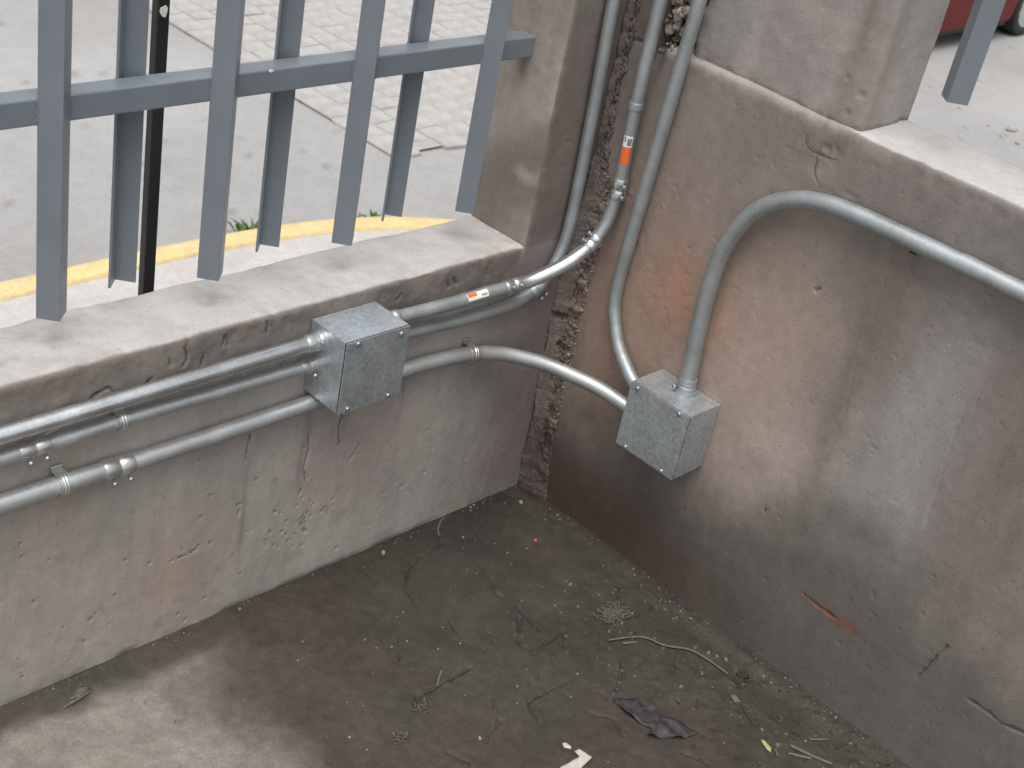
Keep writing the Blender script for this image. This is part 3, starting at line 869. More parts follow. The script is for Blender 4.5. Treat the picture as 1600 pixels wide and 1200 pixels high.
def tint_rp(X, Y, Z):
    c = base_tint(X, Y, Z, (.275, .25, .232))
    c = c * (1 + .14 * fbm(Y + X, Y * 0, Z * .15, 22, 3, 230)[..., None])
    c = lay(c, (.36, .315, .29), .5 * blob(Y, Z, -.40, 1.35, .09, .2))
    c = lay(c, (.16, .12, .10), .55 * blob(Y, Z, -.505, 1.30, .014, .16))
    c = lay(c, (.30, .24, .20), .5 * blob(Y, Z, -.53, 1.18, .03, .1))
    c = lay(c, (.38, .35, .33), .5 * ss(.03, .1, X))
    c = lay(c, (.12, .095, .08), .6 * ss(H2 + .012, H2 + .0, Z + .006 * fbm(X, Y, Z, 40, 2, 233)))
    return c
rp = build_plan('concrete_pillar', P3, T3, zs3, rel_rp, tint_rp, M_wall, False)
tag(rp, 'grey concrete pillar standing on the taller right wall beside the single hanging bar', 'pillar')

# ------------------------------------------------------------------ fences
def L_mesh(leg=.038, t=.0045, z0=0, z1=1.3):
    """angle iron, corner at the origin pointing to -y"""
    c = math.sqrt(.5)
    pl = [(0, 0), (leg, 0), (leg, t), (t, t), (t, leg), (0, leg)]
    poly = [((a - b) * c, (a + b) * c) for a, b in pl]
    m = MB().prism(poly, 2, z0, z1).mesh('bar')
    return m
fence = thing('metal_fence', 'grey blue steel fence of seven hanging angle iron bars over the left sill', 'fence', (PX, .10, H1))
mb_ = L_mesh(); mb_.materials.append(M_paint)
def put_bar(parent, x, y, z0, rot):
    o = bpy.data.objects.new('bar', mb_); COL.objects.link(o); o.parent = parent
    off = abs_loc(parent)
    o.location = Vector((x, y, z0)) - off; o.rotation_euler = (0, 0, rot)
    md = o.modifiers.new('bevel', 'BEVEL'); md.width = .0009; md.segments = 2; md.limit_method = 'ANGLE'
    return o
for x, z in ((-.279, .738), (-.594, .732), (-.888, .725), (-1.187, .721), (-1.49, .72), (-1.79, .72), (-2.09, .72), (-2.39, .72)):
    put_bar(fence, x, .055, z, 0)
for x, z in ((-.436, .727), (-.735, .7225), (-1.034, .718), (-1.335, .72), (-1.64, .72), (-1.94, .72), (-2.24, .72)):
    put_bar(fence, x, .151, z, math.pi)
for z0, z1 in ((1.0455, 1.0875), (1.93, 1.972)):
    MB().box((-5.6, .083, z0), (PX + .012, .123, z1)).build('rail', M_paint, fence, False, .003, 3)
fence2 = thing('metal_fence', 'steel fence over the right wall, its single bar hanging before the red car', 'fence', (.07, -.56, H2))
put_bar(fence2, .054, -.674, 1.217, -math.pi / 2)
for y in (-.974, -1.274, -1.574): put_bar(fence2, .054, y, 1.217, -math.pi / 2)
for y in (-.85, -1.15, -1.45): put_bar(fence2, .150, y, 1.217, math.pi / 2)
for z0 in (1.56, 2.42):
    MB().box((.082, -5.6, z0), (.122, PY1 + .012, z0 + .042)).build('rail', M_paint, fence2, False, .003, 3)

# weld beads where bars meet the rail and one chip in the paint
mwb = MB()
for bx_, by_, sg in [(x, .083, 1) for x in (-.279, -.594, -.888, -1.187)] + [(x, .123, -1) for x in (-.436, -.735, -1.034)]:
    for e_ in (-.0268, .0268):
        for q_ in range(7):
            c_ = Vector((bx_ + e_ + rnd.uniform(-.0012, .0012), by_ - sg * .001, 1.050 + q_ * .0055 + rnd.uniform(-.001, .001)))
            mwb.cyl(c_ - Vector((0, 0, .003)), c_ + Vector((0, 0, .003)), rnd.uniform(.0016, .0026), n=6)
o = mwb.build('weld_bead', M_paint, fence, True); o['kind'] = 'stuff'
mch = MB(); cx_, cz_ = -.797, 1.0855
rg_ = [(cx_ + rnd.uniform(.003, .0055) * math.cos(a), cz_ + rnd.uniform(.0015, .003) * math.sin(a)) for a in [math.pi * 2 * q / 9 for q in range(9)]]
mch.add([(x, .0822, z) for x, z in rg_] + [(x, .0834, z) for x, z in rg_], [tuple(range(9))] + [(k, (k + 1) % 9, 9 + (k + 1) % 9, 9 + k) for k in range(9)])
mch.build('paint_chip', M_white, fence)
# black post outside
post = thing('black_post', 'thin black square post standing outside behind the second hanging bar', 'post', (-.768, .466, G_WALK))
MB().box((-.7775, .45, G_WALK - .01), (-.7515, .472, 1.9)).build('shaft', M_black, post, False, .003, 2)
ms = MB(); n = 10
ring = [(-.765 + .008 * math.cos(a) * (1.2 if k % 3 else .8), 1.06 + .010 * math.sin(a) * (1 if k % 2 else 1.2)) for k, a in enumerate([2 * math.pi * q / n for q in range(n)])]
ms.add([(x, .4488, z) for x, z in ring] + [(x, .4498, z) for x, z in ring], [tuple(range(n))] + [(k, (k + 1) % n, n + (k + 1) % n, n + k) for k in range(n)])
ms.build('sticker_remnant', M_white, post)

# ------------------------------------------------------------------ conduits
def path(pts, k=10):
    return dense(pts, k)
def frames(P):
    T = np.gradient(P, axis=0); T /= np.linalg.norm(T, axis=1)[:, None]
    a = Vector(T[0]).orthogonal().normalized(); A = []
    for t in T:
        t = Vector(t); a = (a - t * a.dot(t)).normalized(); A.append(a.copy())
    A = np.array([tuple(v) for v in A]); B = np.cross(T, A)
    return T, A, B
def tube(name, P, r, mat, parent, n=28, dent=None):
    P = np.asarray(P, float); T, A, B = frames(P)
    rr = np.full(len(P), r) if np.isscalar(r) else np.asarray(r)
    if dent is not None: rr = rr * dent
    w = np.linspace(0, 2 * np.pi, n, endpoint=False)
    V = P[:, None] + rr[:, None, None] * (A[:, None] * np.cos(w)[None, :, None] + B[:, None] * np.sin(w)[None, :, None])
    V = V.reshape(-1, 3); m = len(P); F = []
    for i in range(m - 1):
        for k in range(n): F.append((i * n + k, i * n + (k + 1) % n, (i + 1) * n + (k + 1) % n, (i + 1) * n + k))
    me = bpy.data.meshes.new(name); me.from_pydata(V.tolist(), [], F + [tuple(range(n))[::-1], tuple(range((m - 1) * n, m * n))]); me.update()
    o = link(name, me, mat, parent, True); auto_smooth(o); return o
def at_path(P, s):
    """point and tangent at arc fraction s"""
    P = np.asarray(P); L = np.r_[0, np.cumsum(np.linalg.norm(np.diff(P, axis=0), axis=1))]; t = s * L[-1]
    p = np.array([np.interp(t, L, P[:, k]) for k in range(3)]); q = np.array([np.interp(t + .004, L, P[:, k]) for k in range(3)]) if s < .98 else None
    if q is None: q0 = np.array([np.interp(t - .004, L, P[:, k]) for k in range(3)]); d = p - q0
    else: d = q - p
    return Vector(p), Vector(d).normalized(), L[-1]
def nearest_s(P, pt):
    P = np.asarray(P); L = np.r_[0, np.cumsum(np.linalg.norm(np.diff(P, axis=0), axis=1))]
    i = int(np.argmin(np.linalg.norm(P - np.array(pt), axis=1))); return L[i] / L[-1]

screw_me = MB().lathe((0, 0, 0), (0, 0, 1), [(-.004, .0022), (.0, .0024), (.0, .0044), (.0018, .0045), (.0031, .0036), (.0036, .002), (.0030, .0012), (.0030, .0004)], 12).mesh('screw')
screw_me.materials.append(M_screw)
bolt_me = MB().lathe((0, 0, 0), (0, 0, 1), [(-.004, .0027), (.006, .0027), (.006, .0046), (.0075, .0050), (.0105, .0048), (.0115, .0036), (.0105, .0014), (.0105, .0005)], 12).mesh('screw')
bolt_me.materials.append(M_screw)
for m_ in (screw_me, bolt_me): m_.polygons.foreach_set('use_smooth', [True] * len(m_.polygons))
def screw(parent, p, d, me=screw_me, sc=1.0):
    o = bpy.data.objects.new('screw', me); COL.objects.link(o); o.parent = parent
    o.location = Vector(p) - abs_loc(parent); o.rotation_euler = Vector(d).to_track_quat('Z', 'Y').to_euler(); o.scale = (sc,) * 3
    return o
def sleeve(parent, P, s, length, r, name='coupling', mat=M_fit, screws=(), bead=True, sdir=(0, -.7, -.7)):
    p, d, L = at_path(P, s); h = length / 2
    pf = [(-h, r * 1.0), (-h, r * 1.12), (-h + .002, r * 1.17), (-.0035, r * 1.17), (-.002, r * (1.10 if bead else 1.17)), (.002, r * (1.10 if bead else 1.17)), (.0035, r * 1.17), (h - .002, r * 1.17), (h, r * 1.12), (h, r * 1.0)]
    o = MB().lathe(p, d, pf, 28).build(name, mat, parent, True)
    sd_ = Vector(sdir); sd_ = (sd_ - d * sd_.dot(d)).normalized()
    for q in screws: screw(o, p + d * q + sd_ * r * 1.17, sd_, bolt_me)
    return o
def connector(parent, p, d, r, mat=M_fit, sdir=(0, -.7, -.7), bolt=True):
    """box connector: d points from the pipe into the box, p on the box face"""
    p = Vector(p); d = Vector(d).normalized()
    pf = [(-.034, r), (-.034, r * 1.14), (-.032, r * 1.18), (-.020, r * 1.18), (-.019, r * 1.12), (-.016, r * 1.12), (-.015, r * 1.22), (-.006, r * 1.24), (-.006, r * 1.42), (-.001, r * 1.45), (.003, r * 1.3)]
    o = MB().lathe(p, d, pf, 28).build('connector', mat, parent, True)
    sd_ = Vector(sdir); sd_ = (sd_ - d * sd_.dot(d)).normalized()
    if bolt: screw(o, p - d * .012 + sd_ * r * 1.2, sd_, bolt_me)
    return o
def strap(parent, P, s, r, wall_n, ear, mat=M_fit):
    """one-hole strap: band round the pipe with an ear flat on the wall. wall_n points out of the wall, ear along the wall"""
    p, d, L = at_path(P, s); n_ = Vector(wall_n).normalized(); e = Vector(ear).normalized()
    rr = r + .0006; w = .010; t = .0028
    pts = []
    gap = (p.dot(n_))                                    # walls pass through the origin planes
    for a in np.linspace(-math.pi * .55, math.pi * .5, 20):
        pts.append((math.cos(a) * 1.0, math.sin(a)))      # (n, e)
    V = []; ring = []
    prof_ = [(n_ * (c * rr) + e * (s_ * rr), n_ * c + e * s_) for c, s_ in pts]
    q0 = prof_[-1][0]
    prof_ += [(n_ * (-gap + .0035) + e * (rr + .001), e), (n_ * (-gap + .003) + e * (rr + .006), n_), (n_ * (-gap + .003) + e * (rr + .010), n_)]
    for q, nn in prof_:
        for sgn, th_ in ((-1, 0), (1, 0), (1, t), (-1, t)): V.append(p + q + nn * th_ + d * (sgn * w))
    F = []
    for i in range(len(prof_) - 1):
        for k in range(4): F.append((i * 4 + k, i * 4 + (k + 1) % 4, i * 4 + 4 + (k + 1) % 4, i * 4 + 4 + k))
    F += [(3, 2, 1, 0), tuple(range(len(V) - 4, len(V)))]
    o = MB().add(V, F).build('strap', mat, parent, True)
    # stiffening ribs
    MB().lathe(p, d, [(-.004, r), (-.004, r + .0042), (-.0025, r + .0050), (-.001, r + .0042), (.001, r + .0042), (.0025, r + .0050), (.004, r + .0042), (.004, r)], 28).build('rib', mat, o, True)
    return o
def sticker(parent, P, s0, s1, r, a0, a1, name, mat, ref, lift=.0006):
    """label wrapped over part of a pipe; angles around the pipe from the ref direction"""
    V = []; F = []; m = 12; k = 9; P = np.asarray(P)
    for i in range(k):
        p, d, L = at_path(P, s0 + (s1 - s0) * i / (k - 1)); u = Vector(ref); u = (u - d * u.dot(d)).normalized(); v = d.cross(u)
        for j in range(m):
            a = a0 + (a1 - a0) * j / (m - 1); V.append(p + (u * math.cos(a) + v * math.sin(a)) * (r + lift))
    for i in range(k - 1):
        for j in range(m - 1): F.append((i * m + j, i * m + j + 1, i * m + m + j + 1, i * m + m + j))
    return link(name, mesh_py(name, V, F), mat, parent, True)

GC = 'galvanized conduits fixed to the walls'
CAMDIR = Vector((-.667, -.545, .507))
# box 1 extents
B1 = dict(x0=-.716, x1=-.566, z0=.4845, z1=.636, y=-.103)
B2 = dict(y0=-.300, y1=-.456, z0=.335, z1=.488, x=-.1035)

# A: bright pipe, left
ra = .0142
PA = path([(-3.4, -.030, .603), (-2.4, -.030, .603), (-1.33, -.030, .603), (-1.05, -.030, .604), (B1['x0'] + .004, -.030, .606)])
c_a = thing('conduit', 'topmost, brightest conduit running from the left edge into the left junction box', 'conduit', (-1.33, -.03, .603), 0, GC)
tube('pipe', PA, ra, M_shiny, c_a)
connector(c_a, (B1['x0'], -.030, .606), (1, 0, 0), ra, M_shiny, (0, -.9, .4))
# B: middle pipe, left
rb = .0122
PB = path([(-3.4, -.022, .553), (-2.4, -.022, .553), (-1.33, -.022, .5535), (-1.1, -.022, .556), (-.9, -.022, .553), (B1['x0'] + .004, -.022, .5515)])
c_b = thing('conduit', 'thin middle conduit at left, entering the left junction box below the bright one', 'conduit', (-1.33, -.022, .553), 0, GC)
tube('pipe', PB, rb, M_gal, c_b)
connector(c_b, (B1['x0'], -.022, .5515), (1, 0, 0), rb, M_fit, (0, -1, -.6))
sleeve(c_b, PB, nearest_s(PB, (-1.290, -.022, .554)), .052, rb, screws=(-.014, .014), sdir=(0, -1, -.75))
strap(c_b, PB, nearest_s(PB, (-1.122, -.022, .556)), rb, (0, -1, 0), (0, 0, 1))
# C: lower pipe, passes under box 1 and swings across the corner to box 2
rc = .0160
PC = path([(-3.4, -.022, .468), (-2.4, -.022, .468), (-1.33, -.022, .466), (-1.04, -.022, .462), (-.704, -.022, .464), (-.58, -.022, .466), (-.475, -.022, .469),
           (-.38, -.022, .465), (-.294, -.024, .4565), (-.2367, -.034, .4472), (-.1944, -.051, .4387), (-.1356, -.094, .4249), (-.0905, -.151, .4098), (-.0654, -.2053, .401), (-.054, -.262, .392), (-.051, -.302, .386)])
c_c = thing('conduit', 'thick lowest conduit passing under the left box and bending across to the right box', 'conduit', (-1.33, -.022, .466), 0, GC)
tube('pipe', PC, rc, M_gal, c_c)
sleeve(c_c, PC, nearest_s(PC, (-1.118, -.022, .463)), .056, rc, screws=(-.014, .016), sdir=(0, -.9, -.8))
strap(c_c, PC, nearest_s(PC, (-1.243, -.022, .465)), rc, (0, -1, 0), (0, 0, 1))
strap(c_c, PC, nearest_s(PC, (-.294, -.024, .4565)), rc * .98, (0, -1, 0), (0, 0, 1))
# D: from box 1 right, up the corner
rd = .0140
PD = path([(B1['x1'] - .004, -.030, .608), (-.5329, -.030, .607), (-.3986, -.031, .6028), (-.2900, -.032, .604), (-.2243, -.036, .6062), (-.1783, -.045, .6134), (-.1367, -.058, .6309), (-.0949, -.072, .6559),
           (-.0601, -.085, .6921), (-.0348, -.092, .7371), (-.0243, -.094, .794), (-.0230, -.094, .83), (-.0270, -.093, .92), (-.0304, -.093, 1.0055), (-.031, -.093, 1.10), (-.0314, -.093, 1.21), (-.0314, -.093, 2.6)])
c_d = thing('conduit', 'conduit with two orange and white stickers, bending from the left box up the corner', 'conduit', (-.566, -.03, .608), 0, GC)
sD = lambda p: nearest_s(PD, p)
tube('pipe', PD, rd, M_gal_green, c_d)
# the bright bend is a newer elbow sleeve over its own length
i0 = int(np.argmin(np.linalg.norm(PD - np.array((-.215, -.036, .607)), axis=1))); i1 = int(np.argmin(np.linalg.norm(PD - np.array((-.062, -.085, .690)), axis=1)))
tube('elbow', PD[i0:i1 + 1], rd * 1.03, M_shiny, c_d)
connector(c_d, (B1['x1'], -.030, .608), (-1, 0, 0), rd, M_fit, (0, -1, 0), False)
sleeve(c_d, PD, sD((-.222, -.036, .606)), .040, rd, mat=M_shiny, screws=(-.010, .010), sdir=(0, -1, .5))
sleeve(c_d, PD, sD((-.058, -.086, .695)), .030, rd, mat=M_shiny, screws=(-.009, .009), sdir=(-.6, .2, .8))
sleeve(c_d, PD, sD((-.0235, -.094, .815)), .046, rd, mat=M_shiny, screws=(-.012, .012), sdir=(-.5, -1, 0))
sleeve(c_d, PD, sD((-.0304, -.093, 1.0)), .016, rd * .96, 'joint_ring', M_gal, bead=False)
def dz(z): return sD((-.029, -.093, z))
def st(z0, z1, a0, a1, nm, m, lift=.0006):
    s0 = np.interp(z0, [PD[-60:, 2].min(), PD[-1, 2]], [0, 1]); 
    Ls = np.r_[0, np.cumsum(np.linalg.norm(np.diff(PD, axis=0), axis=1))]
    iz = PD[:, 2]; f = lambda z: np.interp(z, iz[i1:], Ls[i1:]) / Ls[-1]
    return sticker(c_d, PD, f(z0), f(z1), rd, a0, a1, nm, m, CAMDIR, lift)
st(.912, .936, -.75, .55, 'sticker', M_white)
st(.874, .911, -.75, .6, 'sticker', M_orange)
for k in range(7):
    st(.9155, .931, -.15 + k * .085, -.15 + k * .085 + (.045 if k % 2 else .06), 'barcode_line', M_ink, .0010)
st(.922, .934, -.62, -.35, 'barcode_line', M_gal, .0010)
Ls = np.r_[0, np.cumsum(np.linalg.norm(np.diff(PD, axis=0), axis=1))]
fx = lambda x: float(np.interp(x, PD[:i0 + 5, 0], Ls[:i0 + 5]) / Ls[-1])
sticker(c_d, PD, fx(-.356), fx(-.300), rd, -.55, .55, 'sticker', M_white, CAMDIR)
sticker(c_d, PD, fx(-.354), fx(-.330), rd, -.50, .05, 'sticker', M_orange, CAMDIR, .0010)
sticker(c_d, PD, fx(-.318), fx(-.303), rd, .02, .12, 'barcode_line', M_ink, CAMDIR, .0010)
sticker(c_d, PD, fx(-.318), fx(-.303), rd, .2, .26, 'barcode_line', M_ink, CAMDIR, .0010)
# E: behind D
re_ = .0128
PE = path([(B1['x1'] - .004, -.018, .5540), (-.481, -.018, .5540), (-.36, -.018, .546), (-.249, -.018, .5440), (-.185, -.018, .548), (-.140, -.018, .5605), (-.112, -.018, .5754), (-.0855, -.018, .606), (-.0650, -.018, .655), (-.0585, -.018, .72), (-.0590, -.018, .796), (-.067, -.018, 1.0), (-.077, -.018, 1.188), (-.080, -.018, 1.4), (-.082, -.018, 2.6)])
c_e = thing('conduit', 'slim dull conduit running behind the stickered one and straight up the corner pillar', 'conduit', (-.566, -.018, .554), 0, GC)
tube('pipe', PE, re_, M_gal_green, c_e)
sleeve(c_e, PE, nearest_s(PE, (-.122, -.018, .570)), .034, re_, screws=(-.006, .008), sdir=(.2, -1, -.9), mat=M_gal)
# F: right wall, down into box 2
rf = .0142
PF = path([(-.018, -.176, 2.6), (-.018, -.174, 1.5), (-.018, -.172, 1.234), (-.018, -.166, 1.094), (-.018, -.158, .905), (-.018, -.150, .73), (-.018, -.1455, .64), (-.018, -.1495, .575), (-.020, -.164, .535), (-.024, -.191, .492), (-.028, -.228, .458), (-.032, -.262, .437), (-.034, -.302, .420)])
c_f = thing('conduit', 'conduit running down the right wall past the rubble hole, curling behind the right box', 'conduit', (-.034, -.302, .42), 0, GC)
dn = np.ones(len(PF)); 
for z_ in (.60, .57, .53, .50, .477):
    dn *= 1 - .045 * np.exp(-(((PF[:, 2] - z_) / .006) ** 2))
tube('pipe', PF, rf, M_gal_green, c_f, dent=dn)
# G: thick one over the right wall
rg = .0172
PG = path([(-.030, -.384, B2['z1'] - .004), (-.030, -.381, .54), (-.030, -.374, .622), (-.030, -.371, .709), (-.030, -.3755, .796), (-.030, -.392, .855), (-.030, -.417, .903), (-.030, -.451, .9405), (-.030, -.492, .9675), (-.030, -.543, .986), (-.030, -.611, .9955), (-.030, -.744, 1.000), (-.030, -.857, 1.002), (-.030, -.953, 1.003), (-.030, -2.2, 1.003), (-.030, -4, 1.003)])
c_g = thing('conduit', 'thick conduit rising from the right box top and bending away along the right wall', 'conduit', (-.03, -.384, .488), 0, GC)
tube('pipe', PG, rg, M_gal_green, c_g, 32)
connector(c_g, (-.030, -.384, B2['z1']), (0, 0, -1), rg * .94, M_gal_green, (-1, .55, 0))
MB().box((-.022, -.748, .974), (.004, -.737, .984)).build('anchor_plug', M_black, c_g)

# ------------------------------------------------------------------ junction boxes
def jbox(label, fx_, x0, x1, z0, z1, d, screws_):
    """built in a local frame: width along u, depth along n (out of the wall). fx_(u, n, z) -> world"""
    ctr = fx_((x0 + x1) / 2, 0, z0)
    root = thing('junction_box', label, 'junction box', ctr)
    t = .0016
    m = MB()
    def q(u0, u1, n0, n1, a0, a1):
        P_ = [fx_(u, n_, z) for z in (a0, a1) for n_ in (n0, n1) for u in (u0, u1)]
        m.add(P_, [(0, 1, 3, 2), (4, 6, 7, 5), (0, 4, 5, 1), (2, 3, 7, 6), (0, 2, 6, 4), (1, 5, 7, 3)])
    dd = d - .0055
    q(x0, x1, .001, .003, z0, z1)
    q(x0, x0 + t, .003, dd, z0 + t, z1 - t); q(x1 - t, x1, .003, dd, z0 + t, z1 - t)
    q(x0, x1, .003, dd, z1 - t, z1); q(x0, x1, .003, dd, z0, z0 + t)
    q(x0 + .004, x1 - .004, dd - .004, dd - .003, z0 + .004, z1 - .004)
    m.build('box_body', M_boxm, root, False, .0008, 2)
    m = MB()
    for a0_, a1_, b0_, b1_ in ((x0 + .0014, x1 - .0014, z0 + .0014, z0 + .006), (x0 + .0014, x1 - .0014, z1 - .006, z1 - .0014), (x0 + .0014, x0 + .006, z0 + .0062, z1 - .0062), (x1 - .006, x1 - .0014, z0 + .0062, z1 - .0062)): q(a0_, a1_, dd + .0002, d - .0022, b0_, b1_)
    m.build('seam_shade_strip', M_black, root)  # black strips added in the lid gap to stand for its shade
    m = MB(); q(x0 - .0003, x1 + .0003, d - .0020, d, z0 - .0004, z1 + .0004)
    # folded lips of the lid on two sides
    lid = m.build('cover', M_boxm, root, False, .0006, 2)
    nv = (Vector(fx_(0, 1, 0)) - Vector(fx_(0, 0, 0))).normalized()
    for u, z in screws_: screw(lid, fx_(u, d, z), nv, sc=1.15)
    return root
w1 = B1
f1 = lambda u, n, z: (u, -n, z)
jbox('galvanized junction box on the left wall under the sill, bright scuffed top', f1, w1['x0'], w1['x1'], w1['z0'], w1['z1'], .103,
     [(w1['x0'] + .026, w1['z1'] - .006), (w1['x1'] - .020, w1['z1'] - .012), (w1['x0'] + .022, w1['z0'] + .007), (w1['x1'] - .030, w1['z0'] + .007)])
f2 = lambda u, n, z: (-n, -u, z)
jbox('galvanized junction box hanging on the right wall with a conduit entering its top', f2, -B2['y0'], -B2['y1'], B2['z0'], B2['z1'], .1035,
     [(-B2['y0'] + .018, B2['z1'] - .008), (-B2['y1'] - .026, B2['z1'] - .006), (-B2['y0'] + .026, B2['z0'] + .004), (-B2['y1'] - .030, B2['z0'] + .004)])

# ------------------------------------------------------------------ red car beyond the right wall
M_red = plain('red_car_paint', (.115, .006, .005), .4, 0, .05, 3, 0, .2, 0)
M_tyre = plain('tyre_rubber', (.02, .02, .021), .8, 0, .2, 30)
M_rim = galvanized('alloy_rim', (.62, .63, .65), .3)
M_glass = plain('dark_car_glass', (.02, .025, .03), .05, 0, .05, 3)
M_trim = plain('black_plastic_trim', (.015, .015, .016), .6)
M_lamp = plain('clear_lamp', (.6, .6, .6), .15)
CX0, CX1, CY0, CY1 = 9.05, 13.15, 4.33, 6.02
ZG = G_STREET
car = thing('parked_car', 'red car parked across the street, low sill and one wheel showing above the right wall', 'car', ((CX0 + CX1) / 2, (CY0 + CY1) / 2, ZG))
def arch(cx, r, k=12): return [(cx + r * math.cos(a), ZG + .31 + r * math.sin(a)) for a in np.linspace(math.pi * 1.02, -math.pi * .02, k)]
wx = (9.76, 12.23)
poly = [(CX0 + .08, ZG + .22)] + arch(wx[0], .37) + [(wx[0] + .42, ZG + .19), (wx[1] - .42, ZG + .19)] + arch(wx[1], .37) + [(CX1 - .10, ZG + .24), (CX1, ZG + .45), (CX1 - .04, ZG + .72), (CX1 - .25, ZG + .86), (CX1 - 1.05, ZG + .98), (CX0 + .35, ZG + 1.0), (CX0 + .03, ZG + .92), (CX0, ZG + .5)]
MB().prism(poly, 1, CY0, CY1).build('body', M_red, car, False, .04, 4)
cab = [(CX0 + .15, ZG + .98), (CX1 - 1.0, ZG + .965), (CX1 - 1.65, ZG + 1.40), (CX1 - 2.0, ZG + 1.46), (CX0 + .75, ZG + 1.47), (CX0 + .38, ZG + 1.40)]
mbc = MB(); n = len(cab)
V_ = [(x, CY0 + .05 + .17 * max(0, (z - ZG - .98)) / .48, z) for x, z in cab] + [(x, CY1 - .05 - .17 * max(0, (z - ZG - .98)) / .48, z) for x, z in cab]
mbc.add(V_, [tuple(range(n))[::-1], tuple(range(n, 2 * n))] + [(i, (i + 1) % n, n + (i + 1) % n, n + i) for i in range(n)])
mbc.build('cabin', M_red, car, False, .03, 3)
for y_, sg in ((CY0, 1), (CY1, -1)):
    for pts_ in ([(CX0 + .85, 1.04), (CX0 + 1.72, 1.04), (CX0 + 1.68, 1.40), (CX0 + .80, 1.40)], [(CX0 + 1.80, 1.04), (CX0 + 2.95, 1.03), (CX0 + 2.42, 1.38), (CX0 + 1.76, 1.40)]):
        f_ = lambda z: y_ + sg * (.05 + .17 * (z - .98) / .48) - sg * .004
        MB().add([(x, f_(z), ZG + z) for x, z in pts_] + [(x, f_(z) + sg * .01, ZG + z) for x, z in pts_], [(0, 1, 2, 3), (4, 7, 6, 5), (0, 4, 5, 1), (1, 5, 6, 2), (2, 6, 7, 3), (3, 7, 4, 0)]).build('window', M_glass, car)
    hd = MB().box((CX0 + 1.50, y_ - sg * .012, ZG + .84), (CX0 + 1.66, y_ + sg * .01, ZG + .865)).build('door_handle', M_red, car, False, .004)
MB().add([(CX1 - 1.02, CY0 + .16, ZG + 1.0), (CX1 - 1.02, CY1 - .16, ZG + 1.0), (CX1 - 1.60, CY1 - .28, ZG + 1.385), (CX1 - 1.60, CY0 + .28, ZG + 1.385)], [(0, 1, 2, 3)]).build('windscreen', M_glass, car)
for y_ in (CY0 + .06, CY1 - .42):
    MB().box((CX1 - .10, y_, ZG + .58), (CX1 + .004, y_ + .36, ZG + .72)).build('headlight', M_lamp, car, False, .02, 2)
MB().box((CX0 + .3, CY0 + .22, ZG + .10), (CX1 - .3, CY1 - .22, ZG + .30)).build('underbody_shade_box', M_trim, car)  # box added low under the car to deepen the shade on the street
MB().box((wx[0] + .44, CY0 + .03, ZG + .155), (wx[1] - .44, CY1 - .03, ZG + .20)).build('sill_trim', M_trim, car)
for cx in wx:
    for y_, sg in ((CY0 + .02, 1), (CY1 - .02, -1)):
        wroot = None
        pf = [(0, .19), (-.004, .215), (-.012, .235), (-.016, .275), (-.006, .298), (.02, .310), (.16, .310), (.186, .298), (.19, .27), (.185, .19)]
        tyre = MB().lathe((cx, y_, ZG + .31), (0, sg, 0), [(t, r) for t, r in pf], 48).build('wheel', M_tyre, car, True)
        rm = MB().lathe((cx, y_, ZG + .31), (0, sg, 0), [(-.006, .188), (-.010, .212), (.0, .216), (.012, .19), (.05, .185), (.05, .02)], 40)
        for k in range(10):
            a = 2 * math.pi * k / 10; b = a + .13
            for w_ in (0,):
                pA = [(cx + math.cos(t) * r_, ZG + .31 + math.sin(t) * r_) for t, r_ in ((a - .28, .05), (a - .07, .19), (a + .07, .19), (a + .28, .05))]
                rm.prism([(p_[0], p_[1]) for p_ in pA], 1, y_ + sg * .002, y_ + sg * .022)
        rm.lathe((cx, y_, ZG + .31), (0, sg, 0), [(-.004, .03), (0, .055), (.02, .058)], 20)
        rm.build('rim', M_rim, tyre)

# ------------------------------------------------------------------ weeds along the kerb
def weed(x, y, h, seed, label):
    rr = random.Random(seed); m = MB()
    for k in range(60):
        a = rr.uniform(0, 6.28); L_ = h * rr.uniform(.2, .75); lean = rr.uniform(.2, 1.3); w = L_ * rr.uniform(.06, .16)
        bx, by = x + rr.gauss(0, h * .28), y + rr.gauss(0, h * .18)
        dx, dy = math.cos(a), math.sin(a)
        p0 = Vector((bx, by, G_STREET)); p1 = p0 + Vector((dx * lean * L_ * .5, dy * lean * L_ * .5, L_ * .6)); p2 = p0 + Vector((dx * lean * L_, dy * lean * L_, L_ * (1.1 - .35 * lean)))
        sx, sy = -dy * w, dx * w
        m.add([p0, p1 + Vector((sx, sy, 0)), p2, p1 - Vector((sx, sy, 0))], [(0, 1, 2, 3)])
    o = m.build('weed', M_leaf); tag(o, label, 'weed', 'weeds growing at the kerb'); return o
weed(2.0, 3.72, .17, 1, 'bushy green weed at the yellow kerb between the third and fourth hanging bars')
weed(1.72, 3.72, .08, 4, 'low weed sprig at the yellow kerb just left of the bushy one')
weed(2.74, 3.60, .12, 2, 'small weed at the yellow kerb right of the fifth hanging bar')
weed(1.62, 3.70, .09, 3, 'tiny weed at the cracked spot of the yellow kerb right of the black post')

